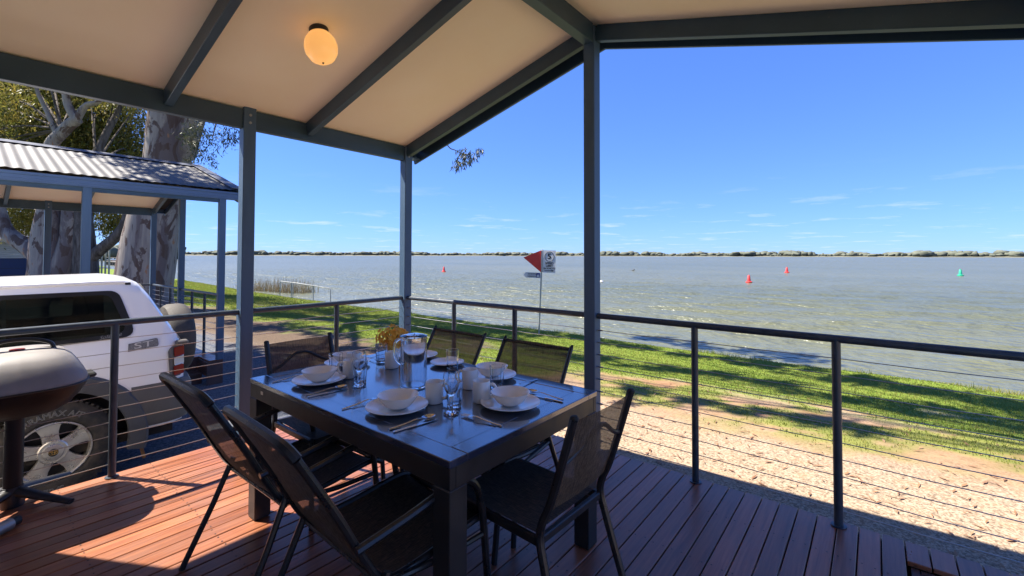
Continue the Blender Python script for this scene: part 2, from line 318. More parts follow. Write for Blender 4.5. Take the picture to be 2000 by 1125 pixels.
TXT = {k: text(*a) for k, a in dict(
    tyre_a=('TERRAMAX A/T', .062, .0016), tyre_b=('SAILUN', .066, .0016), st=('ST', .1, 0, .002), script=('Solarjine', .042, 0, .0006, .35),
    five=('5', .36, .011, .001), lim1=('SPEED', .085, 0, .001, 0, .003), lim2=('LIMIT', .085, 0, .001, 0, .003), lim3=('IN KNOTS', .085, 0, .001, 0, .003), nob=('NO BOATING', .062, 0, .001, 0, .003), swim=('SWIMMING ONLY', .054, 0, .001, 0, .003)).items()}
TXT['five'] = text('5', .30, 0, .001, 0, .008)

# ------------------------------------------------------------------ ground, lake, far shore
def shore_y(x): return 8.85+.30*(fbm(x*.35, x*0+3.1, 5)-.5)*2+np.where(x < -26, (-26-x)*.085, 0)
def ground_z(x, y):
    s_ = shore_y(x); base = -.55-.38*sstep(2.5, 8.2, y)+.05*(fbm(x*.5, y*.5, 9)-.5)*sstep(1.2, 3, y)
    return base-.75*sstep(-.25, 1.1, y-s_)-2*sstep(1, 12, y-s_)
xs = np.concatenate([-30-np.geomspace(.3, 900, 46)[::-1], np.arange(-30, 10, .085), 10+np.geomspace(.2, 500, 34)])
ys = np.concatenate([-5-np.geomspace(.3, 700, 30)[::-1], np.arange(-5, 10.2, .085), [10.6, 11.5, 13, 16, 22]])
GX, GY = np.meshgrid(xs, ys); GZ = ground_z(GX, GY)
def zones(x, y):
    n = fbm(x*.9, y*.9, 21)-.5; n2 = fbm(x*2.6, y*2.6, 33)-.5; n3 = fbm(x*.45, y*1.3, 47)-.5
    left = np.maximum(sstep(.9, -1.3, x+n*1.3), sstep(.9, .3, y)*sstep(1.5, .9, x))
    edge = 2.85*(1-left)+2.85*left
    lawn = sstep(-.5, .6, y-(edge+1.25*(1-left))+n*2.2+n2*1.2)
    patch = (1-left)*sstep(-.6, .7, y-edge+n*2.2)*sstep(-.10, .14, n2+n*.7+.05)
    dirt = (1-left)*sstep(.55, .1, np.abs(y-4.3-n3*2.2-n2*.6))*sstep(-.10, .12, n+n2*.5+.05)+.8*(1-left)*sstep(-.8, .7, y-edge+n*2.2+n2)*sstep(2.0, .9, y-edge)
    far_d = sstep(.30, .36, fbm(x*.7, y*.9, 70))*0
    gr = np.clip(np.maximum(lawn*(1-.92*np.clip(dirt*sstep(.55, .15, np.abs(y-4.3-n3*2.2-n2*.6)), 0, 1)), patch*.75), 0, 1)
    bare = sstep(.60, .74, fbm(x*.9, y*1.5, 88))*.8; gr = gr*(1-bare*sstep(7.5, 5, y))
    blue = left*sstep(1.7, .7, y+n*1.4); mulch = left*sstep(.6, 1.5, y+n*1.2)
    return gr, np.clip(dirt, 0, 1), blue, np.clip(mulch, 0, 1)
gr, di, bl, mu = zones(GX, GY); far_sel = (GY < -8) | (np.abs(GX) > 60)
gr = np.where(GY < -8, .85*sstep(.35, .5, fbm(GX*.08, GY*.08, 3)), gr)
ny, nx = GX.shape; idx = np.arange(nx*ny).reshape(ny, nx)
gF = np.stack([idx[:-1, :-1], idx[:-1, 1:], idx[1:, 1:], idx[1:, :-1]], -1).reshape(-1, 4)
ground = npmesh('ground', np.stack([GX, GY, GZ], -1).reshape(-1, 3), gF, 'ground_cover', smooth=True); tag(ground, 'pale gravel, red dirt and green lawn sloping to the lake', kind='structure')
for nme, arr in (('grass', gr), ('dirt', di), ('blue', bl), ('mulch', mu)):
    a = ground.data.attributes.new(nme, 'FLOAT', 'POINT'); a.data.foreach_set('value', arr.astype(np.float32).ravel())
# lake
lx = np.concatenate([-70-np.geomspace(.6, 5200, 60)[::-1], np.arange(-70, 26, .32), 26+np.geomspace(.6, 5200, 54)]); ly = np.concatenate([np.arange(7.4, 20, .11), 20+np.geomspace(.12, 5600, 230)])
LX, LY = np.meshgrid(lx, ly)
amp = .034*sstep(9, 14, LY)*sstep(160, 40, LY)*sstep(-110, -60, LX)*sstep(60, 24, LX)+.008
wav = np.sin(LY*2.3+LX*.35+4*fbm(LX*.22, LY*.3, 4))+.7*np.sin(LY*3.9-LX*.6+5*fbm(LX*.3, LY*.35, 8))+1.6*(fbm(LX*.7, LY*1.4, 15)-.5)*2
LZ = -1.05+amp*wav; ny, nx = LX.shape; idx = np.arange(nx*ny).reshape(ny, nx)
lake = npmesh('lake', np.stack([LX, LY, LZ], -1).reshape(-1, 3), np.stack([idx[:-1, :-1], idx[:-1, 1:], idx[1:, 1:], idx[1:, :-1]], -1).reshape(-1, 4), 'lake_water', smooth=True); tag(lake, 'wide muddy rippled lake reaching the far shore', kind='structure')
# far shore: a low strip of land and a long belt of trees
m = MB(); az = np.linspace(R(-104), R(66), 120); P = []
for r_, z in ((1380, -1.3), (1392, .2), (1420, 1.6), (1700, 3.0), (3200, 3.5)): P.append([(math.sin(a)*r_*(1+.03*math.sin(a*7)), math.cos(a)*r_*(1+.03*math.sin(a*7)), z) for a in az])
tag(m.grid(P).build('far_shore', 'far_land'), 'low sandy strip of land along the far shore', kind='structure')
ico = bmesh.new(); bmesh.ops.create_icosphere(ico, subdivisions=2, radius=1); iv = np.array([v.co[:] for v in ico.verts]); iff = np.array([[v.index for v in f.verts] for f in ico.faces]); ico.free()
FV = []; FF = []; off = 0
for k in range(2300):
    a = rng.uniform(R(-102), R(64)); hgt = 3.0+8.0*fbm(np.array(a*26.), np.array(.5), 6)**1.2*2.0*rng.uniform(.2, 1.25); rr = (1400+rng.uniform(0, 130))*(1+.03*math.sin(a*7))
    if fbm(np.array(a*60.), np.array(2.5), 61) < .34: hgt *= .5
    w_ = hgt*rng.uniform(.4, 1.5); c_ = np.array([math.sin(a)*rr, math.cos(a)*rr, 1.2+hgt*.45]); jit = 1+rng.uniform(-.3, .3, (len(iv), 1)); FV.append(iv*jit*np.array([w_, w_, hgt*.55])+c_); FF.append(iff+off); off += len(iv)
tag(npmesh('far_trees', np.concatenate(FV), np.concatenate(FF), 'far_foliage'), 'long belt of distant trees on the far shore', 'trees', kind='stuff')
FV = []; FF = []; off = 0
for k in range(60):
    hgt = rng.uniform(3, 6.5); p_ = np.array([-262+rng.uniform(-14, 30), 38+rng.uniform(-6, 22), .3+hgt*.4]); jit = 1+rng.uniform(-.35, .35, (len(iv), 1)); FV.append(iv*jit*np.array([hgt*.6, hgt*.6, hgt*.5])+p_); FF.append(iff+off); off += len(iv)
tag(npmesh('shore_bushes', np.concatenate(FV), np.concatenate(FF), 'far_foliage'), 'clump of distant bushes where the near shore curves away at left', 'bushes', kind='stuff')
# grass blades, leaf litter
def blades(name, n, xr, yr, hgt, wid, dens, mat, label, cat, thresh=.25):
    x = rng.uniform(*xr, n); y = rng.uniform(*yr, n); k = dens(x, y) > rng.uniform(thresh, 1, n); x, y = x[k], y[k]; n = len(x); z = ground_z(x, y)-.006
    a = rng.uniform(0, 2*np.pi, n); h = hgt*rng.uniform(.5, 1.35, n); w = wid*rng.uniform(.7, 1.3, n); lean = rng.uniform(0, .65, n)*h; b = rng.uniform(0, 2*np.pi, n)
    V = np.empty((n, 3, 3)); V[:, 0] = np.stack([x-np.cos(a)*w, y-np.sin(a)*w, z], -1); V[:, 1] = np.stack([x+np.cos(a)*w, y+np.sin(a)*w, z], -1); V[:, 2] = np.stack([x+np.cos(b)*lean, y+np.sin(b)*lean, z+h], -1)
    return tag(npmesh(name, V.reshape(-1, 3), np.arange(3*n).reshape(-1, 3), mat), label, cat, kind='stuff')
gd = lambda x, y: zones(x, y)[0]*(y < shore_y(x)+.22)
blades('lawn_grass', 300000, (-14, 9), (2.6, 9.2), .030, .006, gd, 'grass_blade', 'short green lawn grass between the gravel and the lake', 'grass')
blades('far_lawn_grass', 130000, (-46, -12), (2.6, 10.6), .05, .013, gd, 'grass_blade', 'short green lawn grass further along the lake shore', 'grass')
def edge_d(x, y): return np.exp(-((y-shore_y(x)-.02)/.14)**2)*sstep(.35, .6, fbm(x*1.3, y*0, 14))
blades('bank_grass', 60000, (-14, 9), (8.2, 9.8), .11, .006, edge_d, 'grass_blade', 'longer grass hanging over the bank at the water line', 'grass', .1)
n = 2600; x = rng.uniform(-6, 9, n); y = rng.uniform(.2, 6, n)*rng.uniform(.3, 1, n)+.3; z = ground_z(x, y)+.006; a = rng.uniform(0, 6.28, n); L = rng.uniform(.02, .06, n); W = L*rng.uniform(.10, .24, n)
V = np.empty((n, 4, 3)); dx, dy = np.cos(a), np.sin(a)
V[:, 0] = np.stack([x-dx*L, y-dy*L, z], -1); V[:, 1] = np.stack([x-dy*W, y+dx*W, z+.004], -1); V[:, 2] = np.stack([x+dx*L, y+dy*L, z+.009], -1); V[:, 3] = np.stack([x+dy*W, y-dx*W, z+.004], -1)
tag(npmesh('leaf_litter', V.reshape(-1, 3), np.arange(4*n).reshape(-1, 4), 'dry_leaf'), 'fallen dry gum leaves and twigs scattered on the gravel', 'leaves', kind='stuff')

# ------------------------------------------------------------------ deck, veranda, railing: one cabin front, repeated for the neighbour
S1, S2, RX = .769, .732, 2.196; EZ0, EZ1, SL = 2.412, 2.565, .266; WX = 2*RX; BACK = -3.12
def ceil_z(x): return EZ1+SL*(RX-abs(x-RX))
def build_deck():
    d = bpy.data.objects.new('deck', None); col.objects.link(d); tag(d, 'red brown timber deck under the dining table', kind='structure')
    def bmesh_board(L): return MB().box((-.0425, 0, -.022), (.0425, L, 0), .003).mesh('board', 'deck_timber')
    full = bmesh_board(3.2); short = bmesh_board(.19); back = bmesh_board(1.9)
    k = 0; x = -.055+.0425
    while x < WX+.06:
        spans = [(full, -3.14)] if x < 3.94 else [(short, -.13), (back, -3.14)]
        for me, y0 in spans:
            o = bpy.data.objects.new('board', me); col.objects.link(o); o.parent = d; o.location = (x, y0+random.uniform(-.003, .003), random.uniform(-.0012, .0012))
        x += .0905; k += 1
    f = MB(); f.box((-.062, -3.14, -.21), (-.032, .03, -.024), .003); f.box((-.062, .03, -.21), (WX+.06, .052, -.024), .003); f.build('fascia_board', 'fascia_timber', d)
    m_ = MB(); m_.box((3.94, -1.22, -.23), (3.97, -.135, -.024)); m_.box((3.975, -.16, -.23), (WX+.05, -.135, -.024)); m_.box((3.975, -1.245, -.23), (WX+.05, -1.22, -.024)); m_.build('stair_trim', 'fascia_timber', d)
    j = MB()
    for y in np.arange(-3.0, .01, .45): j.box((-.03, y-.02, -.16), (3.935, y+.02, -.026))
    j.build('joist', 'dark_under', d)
    for i, z in enumerate((-.20, -.38)): MB().box((3.985+.22*i, -1.21, z-.03), (3.985+.22*i+.27, -.165, z), .004).build('stair_tread', 'fascia_timber', d)
    for x_, z0, z1 in ((3.972, -.225, -.026), (4.205, -.40, -.232), (4.43, -.57, -.412)): MB().box((x_, -1.21, z0), (x_+.02, -.165, z1)).build('stair_riser', 'fascia_timber', d)
    MB().box((WX+.052, -.16, -.57), (WX+.075, .052, -.024)).build('fascia_board', 'fascia_timber', d); MB().box((WX+.052, -3.14, -.30), (WX+.075, -1.245, -.024)).build('fascia_board', 'fascia_timber', d)
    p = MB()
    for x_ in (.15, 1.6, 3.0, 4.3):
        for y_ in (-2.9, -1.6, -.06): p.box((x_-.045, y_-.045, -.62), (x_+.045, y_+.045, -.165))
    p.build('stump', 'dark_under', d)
    s_ = MB(); x = -.055+.0425
    while x < 3.94:
        for y in np.arange(-3.0, .01, .45):
            for dx_ in (-.024, .024):
                c_ = (x+dx_+random.uniform(-.003, .003), y+random.uniform(-.006, .006)); vs = [(c_[0]+.0042*math.cos(a), c_[1]+.0042*math.sin(a), .0026) for a in np.linspace(0, 2*math.pi, 7)[:6]]; s_.add(vs, [tuple(range(6))])
        x += .0905
    sc = s_.build('screw_heads', 'screw_steel', d); sc['kind'] = 'stuff'
    return d
deck = build_deck()

ver = thing('veranda', 'open gabled veranda roof on blue posts over the dining table', 'veranda', (0, 0, 0))
def post(x, y, z1, z0=0.0): return MB().box((x-.045, y-.045, z0), (x+.045, y+.045, z1), .004).build('post', 'post_paint', ver)
for x in (0, WX+.085):
    for y in (0, -2*S1): post(x, y, EZ1-.005 if y == 0 else EZ1+.035, .001)
post(RX, 0, EZ1+SL*RX-.02, .001)
for x in (0, WX+.085): # eave beams sit just inside the posts
    MB().box((x-.028, BACK, EZ0), (x+.028, -.047, EZ1-.003), .003).build('eave_beam', 'steel_blue', ver)
MB().box((RX-.04, BACK, EZ0+SL*RX-.0), (RX+.04, -.047, EZ1+SL*RX-.01), .003).build('ridge_beam', 'steel_blue', ver)
for y in (-.001, -1.06, -2.06, -3.06):
    for sgn in (-1, 1):
        xe = RX+sgn*(RX-.03)+(.09 if sgn > 0 else 0); xr = RX+sgn*.045; h_ = .116
        MB().beam((xe, y, ceil_z(xe)-h_/2-.004), (xr, y, ceil_z(xr)-h_/2-.004), .05, h_, .003).build('rafter', 'steel_blue', ver)
for x, y, zt in ((0, 0, EZ0), (0, -2*S1, EZ0), (RX, 0, EZ0+SL*RX)):
    for dz in (.045, .105):
        MB().lathe([(.011, 0), (.011, .007), (.008, .010), (.0, .0105)], 6, Matrix.Translation((x+.045, y, zt+dz)) @ Matrix.Rotation(R(90), 4, 'Y')).build('bolt', 'galvanised', ver); MB().lathe([(.011, 0), (.011, .007), (.008, .010), (.0, .0105)], 6, Matrix.Translation((x, y-.045, zt+dz)) @ Matrix.Rotation(R(90), 4, 'X')).build('bolt', 'galvanised', ver)
    pl = MB(); pl.box((x-.065, y-.047, .0005), (x+.065, y+.047, .006), .001); pl.box((x-.0475, y-.03, .006), (x-.0455, y+.03, .12)); pl.box((x+.0455, y-.03, .006), (x+.0475, y+.03, .12)); pl.build('post_bracket', 'galvanised', ver)
ys_ = [-3.14, -2.06, -1.06, -.0, .20]
for y0, y1 in zip(ys_[:-1], ys_[1:]):
    for sgn in (-1, 1):
        xe = RX+sgn*(RX+.03); P = [[(xx, yy, ceil_z(xx)+dz) for yy in (y0+.002, y1-.002)] for xx, dz in ((xe, 0), (RX, 0))]
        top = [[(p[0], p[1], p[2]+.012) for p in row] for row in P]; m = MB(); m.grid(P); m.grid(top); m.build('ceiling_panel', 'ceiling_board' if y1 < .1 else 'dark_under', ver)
for sgn in (-1, 1): # corrugated sheets, barge boards, gutters
    P = []; Yc = np.arange(-9.2, .24, .0135)
    for x in np.linspace(0, RX+.16, 4):
        xx = RX+sgn*x; P.append([(xx, y, EZ1+.095+SL*(RX-x)+.005*math.sin(y*2*math.pi/.108)) for y in Yc])
    MB().grid(P).build('roof_sheet', 'corrugated', ver, True)
    xe = RX+sgn*(RX+.15)
    MB().beam((xe, .215, ceil_z(xe)-.004), (RX+sgn*.012, .215, ceil_z(RX)-.004), .024, .19, .003).build('barge_board', 'steel_blue', ver)
    MB().beam((xe, .19, ceil_z(xe)+.125), (RX+sgn*.012, .19, ceil_z(RX)+.125), .16, .014, .003).build('barge_cap', 'ridge_paint', ver)
    xo = RX+sgn*(RX+.032); gx = RX+sgn*(RX+.15)
    prof = [(xo, EZ0+.055), (gx-sgn*.012, EZ0+.055), (gx-sgn*.012, EZ0+.085), (gx, EZ0+.095), (gx, EZ0+.135), (gx+sgn*.012, EZ0+.142), (gx+sgn*.012, EZ0+.172), (gx-sgn*.004, EZ0+.172), (gx-sgn*.004, EZ0+.07), (xo, EZ0+.07)]
    m = MB(); m.prism(prof, lambda a, b, d_: (a, d_, b), -9.2, .205); m.build('gutter', 'gutter_paint', ver)
m = MB(); m.grid([[(RX+dx, y, EZ1+.118+SL*(RX-abs(dx))+(.012 if dx == 0 else 0)) for y in (-9.2, .235)] for dx in (-.17, 0, .17)]); m.build('ridge_cap', 'ridge_paint', ver)
# the cabin itself behind the veranda
h = MB(); h.box((-.10, -9.0, -.5), (WX+.1, BACK, EZ1-.01)); poly = [(-.10, EZ1-.01), (WX+.1, EZ1-.01), (RX, EZ1+SL*RX+.02)]; h.prism(poly, lambda a, b, d_: (a, d_, b), BACK-.02, BACK); h.build('cabin_wall', 'cream_wall', ver)
MB().box((2.05, BACK+.003, .02), (2.95, BACK+.03, 2.05), .003).build('cabin_door', 'steel_blue', ver)

rail = thing('railing', 'dark tube railing with steel wires round the near deck', 'railing', (0, 0, 0))
RH = .985
def round_post(x, y): m_ = MB(); m_.tube([(x, y, .001), (x, y, RH)], .021, 12); m_.lathe([(.036, .001), (.036, .006), (.022, .007)], 12, Matrix.Translation((x, y, 0))); return m_.build('rail_post', 'railing_paint', rail, True)
for y in (-S1, -3*S1, -4*S1): round_post(0, y)
for x in (S2, 2*S2, 4*S2, 5*S2): round_post(x, 0)
MB().tube([(0, BACK+.01, RH), (0, -2*S1-.046, RH)], .021, 12).build('top_rail', 'railing_paint', rail, True)
MB().tube([(0, -2*S1+.046, RH), (0, -.046, RH)], .021, 12).build('top_rail', 'railing_paint', rail, True)
MB().tube([(.046, 0, RH), (RX-.046, 0, RH)], .021, 12).build('top_rail', 'railing_paint', rail, True)
MB().tube([(RX+.046, 0, RH), (WX-.046, 0, RH)], .021, 12).build('top_rail', 'railing_paint', rail, True)
for i in range(10):
    z = .085+i*.0885
    sag = random.uniform(.001, .006)
    MB().tube([(0, BACK+.01, z), (0, -2.7, z-sag), (0, -2.307, z), (0, -1.9, z-sag*.6), (0, -1.538, z), (0, -1.15, z-sag), (0, -.769, z), (0, -.4, z-sag), (0, -.046, z)], .0024, 6).build('wire', 'wire_steel', rail)
    MB().tube([(.046, 0, z), (.4, 0, z-sag), (.732, 0, z), (1.1, 0, z-sag*.5), (1.464, 0, z), (RX-.046, 0, z)], .0024, 6).build('wire', 'wire_steel', rail)
    MB().tube([(RX+.046, 0, z), (2.55, 0, z-sag), (2.928, 0, z), (3.3, 0, z-sag*.8), (3.66, 0, z), (4.0, 0, z-sag), (WX-.046, 0, z)], .0024, 6).build('wire', 'wire_steel', rail)
    if i % 1 == 0:
        for p_, q_ in (((.046, 0, z), (.085, 0, z)), ((RX+.046, 0, z), (RX+.085, 0, z))): MB().tube([p_, q_], .0055, 6).build('wire_fitting', 'wire_steel', rail)
NL = (-7.84, -.38, -.18)
for src, lab in ((deck, 'shaded timber deck of the neighbouring cabin with steps beside the car'), (ver, 'neighbouring cabin veranda with grey corrugated roof behind the car'), (rail, 'dark railing on the neighbouring cabin deck beyond the car')):
    o = dup(src, NL, 0, lab); o.scale.x = .85

# porch lamp on the sloping ceiling
lp = thing('ceiling_lamp', 'amber egg shaped glass lamp on the veranda ceiling', 'lamp', (1.10, -1.545, ceil_z(1.10)))
Mt = Matrix.Rotation(-math.atan(SL), 4, 'Y')
MB().lathe([(.0, .0), (.058, .0), (.058, -.02), (.05, -.032), (.0, -.032)], 24, Mt, close=False).build('lamp_base', 'black_plastic', lp, True)
MB().lathe([(.045, -.03), (.068, -.045), (.092, -.085), (.100, -.125), (.095, -.165), (.074, -.205), (.04, -.23), (.008, -.238)], 32, Mt).build('globe', 'opal_globe', lp, True)
MB().lathe([(.006, -.236), (.006, -.243), (.0, -.244)], 8, Mt).build('finial', 'black_plastic', lp)

# ------------------------------------------------------------------ table
TX0, TX1, TY0, TY1, TZ = 1.147, 2.738, -1.935, -.935, .75
tb = thing('dining_table', 'large black rectangular outdoor dining table set for a meal', 'table', (TX0, TY0, 0)); W_, D_ = TX1-TX0, TY1-TY0; FB = .082
MB().box((FB+.002, FB+.002, TZ-.03), (W_-FB-.002, D_-FB-.002, TZ-.0015), .001).build('top_panel', 'table_top', tb)
for lo, hi in (((0, 0), (W_, FB)), ((0, D_-FB), (W_, D_)), ((0, FB+.001), (FB, D_-FB-.001)), ((W_-FB, FB+.001), (W_, D_-FB-.001))):
    MB().box((*lo, TZ-.025), (*hi, TZ), .0025).build('top_border', 'table_top', tb)
for lo, hi in (((.003, .003), (W_-.003, .03)), ((.003, D_-.03), (W_-.003, D_-.003)), ((.003, .031), (.03, D_-.031)), ((W_-.03, .031), (W_-.003, D_-.031))):
    MB().box((*lo, TZ-.10), (*hi, TZ-.026), .002).build('apron', 'table_frame', tb)
for x in (.0, W_-.085):
    for y in (.0, D_-.085):
        lg = MB().box((x+.001, y+.001, .004), (x+.084, y+.084, TZ-.1005), .003).build('leg', 'table_leg', tb); MB().box((x+.008, y+.008, 0), (x+.077, y+.077, .0038)).build('foot', 'rubber', lg)
MB().box((.14, .0, TZ-.062), (.165, .0022, TZ-.046)).build('name_plate', 'alloy', tb)

# ------------------------------------------------------------------ chairs
def armchair(label, loc, rz, rounded_top=True):
    c = thing('sling_armchair', label, 'chair', loc, rz, 'sling armchairs with arms')
    prof = [(-.508, .872), (-.470, .808), (-.388, .668), (-.31, .52), (-.255, .43), (-.20, .398), (-.05, .40), (.12, .418), (.20, .42), (.245, .40)]
    sp = crom([(0, a, b) for a, b in prof], 5)
    for s_ in (-1, 1):
        MB().tube([(s_*.255, p.y, p.z) for p in sp], .0125, 8).build('side_rail', 'chair_tube', c, True)
        arm = crom([(s_*.275, -.34, .555), (s_*.283, -.16, .583), (s_*.285, .03, .613), (s_*.285, .125, .588), (s_*.283, .175, .47), (s_*.28, .21, .2), (s_*.28, .235, .0)], 5)
        MB().tube(arm, .015, 8, flat=.9).build('arm', 'chair_tube', c, True)
        MB().tube([(s_*.272, -.23, .44), (s_*.28, -.31, .25), (s_*.29, -.43, .0)], .013, 8).build('leg', 'chair_tube', c, True)
        MB().tube([(s_*.272, -.23, .405), (s_*.275, 0, .375), (s_*.28, .2, .37)], .011, 8).build('seat_rail', 'chair_tube', c, True)
    if not rounded_top:
        MB().tube([(-.243, -.501, .862), (.243, -.501, .862)], .009, 8).build('top_bar', 'sling_mesh', c, True)
        for s_ in (-1, 1): MB().tube([(s_*.255, -.508, .871), (s_*.258, -.518, .887)], [.0125, .006], 8).build('tube_tip', 'rubber', c, True)
    else: MB().tube(crom([(-.255, -.508, .872), (-.235, -.524, .898), (-.19, -.532, .909), (0, -.535, .913), (.19, -.532, .909), (.235, -.524, .898), (.255, -.508, .872)], 4), .0165, 8).build('top_bar', 'chair_tube', c, True)
    MB().tube([(-.275, -.238, .395), (.275, -.238, .395)], .011, 8).build('cross_bar', 'chair_tube', c, True)
    MB().tube([(-.255, .245, .40), (.255, .245, .40)], .0125, 8).build('front_bar', 'chair_tube', c, True)
    def sheet(lo, hi, sag):
        P = []
        for p in [q for q in sp if lo(q)]:
            P.append([(x, p.y-sag*(1-(x/.25)**2), p.z-(.018 if hi else .004)*(1-(x/.25)**2)) for x in np.linspace(-.25, .25, 9)])
        return P
    bp = ([(0, -.532, .906)] if rounded_top else [(0, -.507, .871)])+[(0, p.y, p.z) for p in sp if p.z > .40 and p.y < -.19]
    P = [[(x, p[1]-.012*(1-(x/.25)**2), p[2]) for x in np.linspace(-.25, .25, 9)] for p in bp]; m_ = MB(); m_.grid(P); m_.build('back_sling', 'sling_mesh', c, True)
    P = [[(x, p.y, p.z-.02*(1-(x/.25)**2)) for x in np.linspace(-.25, .25, 9)] for p in sp if p.y > -.215]; m_ = MB(); m_.grid(P); m_.build('seat_sling', 'seat_weave', c, True)
    return c
def stack_chair(label, loc, rz):
    c = thing('stacking_chair', label, 'chair', loc, rz, 'armless stacking chairs at the table ends')
    for s_ in (-1, 1):
        MB().tube(crom([(s_*.205, -.365, .885), (s_*.205, -.325, .75), (s_*.205, -.272, .585), (s_*.205, -.235, .50), (s_*.208, -.225, .44), (s_*.212, -.245, .36), (s_*.22, -.30, .18), (s_*.23, -.36, .0)], 5), .0155, 8).build('back_leg', 'chair_tube', c, True)
        MB().lathe([(.0155, 0), (.015, .006), (.010, .012), (.0, .014)], 10, Matrix.Translation((s_*.205, -.366, .884))).build('tube_cap', 'rubber', c, True)
        MB().tube(crom([(s_*.205, .215, .425), (s_*.21, .235, .40), (s_*.215, .25, .2), (s_*.22, .265, .0)], 4), .0135, 8).build('front_leg', 'chair_tube', c, True)
        MB().beam((s_*.205, -.225, .425), (s_*.205, .225, .432), .022, .032).build('seat_rail', 'chair_tube', c)
    for y in (-.222, .222): MB().beam((-.194, y, .43), (.194, y, .43), .022, .03).build('seat_bar', 'chair_tube', c)
    MB().tube(crom([(-.2, -.315, .715), (-.14, -.322, .735), (-.05, -.338, .79), (0, -.341, .80), (.05, -.338, .79), (.14, -.322, .735), (.2, -.315, .715)], 5), .009, 8).build('back_bar', 'chair_tube', c, True)
    by = [(-.36, .875), (-.325, .75), (-.285, .63), (-.25, .535)]
    MB().grid([[(x, y-.014*(1-(x/.2)**2), z) for x in np.linspace(-.195, .195, 7)] for y, z in by]).build('back_sling', 'sling_mesh', c, True)
    MB().grid([[(x, y, .447-.012*(1-(x/.2)**2)*(1-(y/.22)**2)) for x in np.linspace(-.2, .2, 9)] for y in np.linspace(-.2, .232, 9)]).build('seat_sling', 'seat_weave', c, True)
    return c
ac = armchair('black sling armchair on the near side of the table by the barbecue', (1.65, -1.86, 0), R(1))
a2 = dup(ac, (2.37, -1.86, 0), R(-2), 'black sling armchair nearest the camera on the near side of the table')
a3 = armchair('sling armchair across the table directly behind the water jug', (1.455, -1.15, 0), R(180), False)
a4 = dup(a3, (2.155, -1.14, 0), R(181), 'sling armchair across the table beside the tall gable post')
sc1 = stack_chair('armless black chair at the right end of the table with back to the lake railing', (2.69, -1.45, 0), R(88))
sc2 = dup(sc1, (1.27, -1.55, 0), R(-91), 'armless chair with sunlit seat at the car end of the table')

# ------------------------------------------------------------------ tableware
PLATE = [(.0, .004), (.075, .004), (.082, .006), (.10, .011), (.128, .020), (.134, .0235), (.135, .0215), (.128, .0165), (.10, .007), (.08, .0), (.0, .0)]
SIDE = [(r_*.78, z*.85) for r_, z in PLATE]
BOWL = [(.0, .008), (.032, .010), (.055, .022), (.074, .044), (.085, .060), (.0885, .062), (.0885, .059), (.078, .042), (.058, .017), (.036, .003), (.0, .003)]
MUG = [(.0, .006), (.033, .006), (.0365, .010), (.0365, .092), (.0385, .0955), (.041, .092), (.041, .006), (.038, 0), (.0, 0)]
TUM = [(.0, .012), (.026, .014), (.029, .03), (.037, .112), (.0385, .113), (.0395, .112), (.036, .06), (.034, .03), (.0325, .003), (.031, .0), (.0, .0)]
GOB = [(.0, .083), (.012, .086), (.026, .105), (.034, .13), (.034, .155), (.031, .175), (.0322, .176), (.0352, .156), (.0358, .13), (.028, .103), (.013, .078), (.0075, .06), (.0068, .03), (.011, .014), (.030, .006), (.0335, .003), (.0325, 0), (.0, 0)]
def single(name, prof, mat, label, cat, xy, z=TZ+.0005, n=40, group=None, rz=0, smooth=True):
    o = MB().lathe(prof, n, close=False).build(name, mat, None, smooth, (xy[0], xy[1], z), rz); return tag(o, label, cat, group)
places = [('near left corner of the table', (1.52, -1.735)), ('middle of the near side of the table', (2.19, -1.735)), ('right end of the table', (2.545, -1.385)), ('far right beside the tall post', (2.17, -1.085)), ('left end of the table', (1.285, -1.43))]
P0 = None
for nme, xy in places:
    if P0 is None: P0 = single('dinner_plate', PLATE, 'china', '', 'plate', xy); B0 = single('cereal_bowl', BOWL, 'china', '', 'bowl', xy, TZ+.0052)
    else:
        o = P0.copy(); col.objects.link(o); o.location = (*xy, TZ+.0005); P1 = o; o = B0.copy(); col.objects.link(o); o.location = (xy[0]+random.uniform(-.006, .006), xy[1]+random.uniform(-.006, .006), TZ+.0052); B1 = o
    pl_, bo_ = (P0, B0) if nme == places[0][0] else (P1, B1)
    tag(pl_, 'white dinner plate under a bowl at the '+nme, 'plate', 'white dinner plates'); tag(bo_, 'white bowl on a plate at the '+nme, 'bowl', 'white bowls')
o = P0.copy(); col.objects.link(o); o.location = (1.46, -1.03, TZ+.0005); tag(o, 'white dinner plate without a bowl behind the water jug', 'plate', 'white dinner plates')
single('side_plate', SIDE, 'china', 'small white plate right of the water jug', 'plate', (1.755, -1.035))
M0 = None
for lab, xy, ang in (('white mug between the jug and the front wine glass', (2.24, -1.565), 25), ('white mug behind the front wine glass', (2.21, -1.30), 200), ('white mug with handle to the right beside the right end bowl', (2.40, -1.42), 35), ('white mug standing alone just left of the jug', (1.555, -1.30), 170), ('white mug with handle to the left behind the left wine glass', (1.555, -1.575), 222), ('white mug behind the tumbler at the left end', (1.40, -1.46), 120)):
    if M0 is None:
        M0 = thing('mug', lab, 'mug', (*xy, TZ+.0005), R(ang), 'white mugs'); MB().lathe(MUG, 36, close=False).build('mug_body', 'stoneware', M0, True)
        MB().tube(crom([(.038, 0, .078), (.056, 0, .080), (.068, 0, .062), (.067, 0, .040), (.054, 0, .022), (.038, 0, .023)], 5), .0058, 8, flat=1.2).build('handle', 'stoneware', M0, True)
    else: dup(M0, (*xy, TZ+.0005), R(ang), lab)
for lab, xy in (('stemmed wine glass at the front of the table', (2.41, -1.62)), ('stemmed wine glass beside the near left bowl', (1.75, -1.645))): single('wine_glass', GOB, 'drink_glass', lab, 'wine glass', xy, n=32, group='wine glasses')
T0 = None
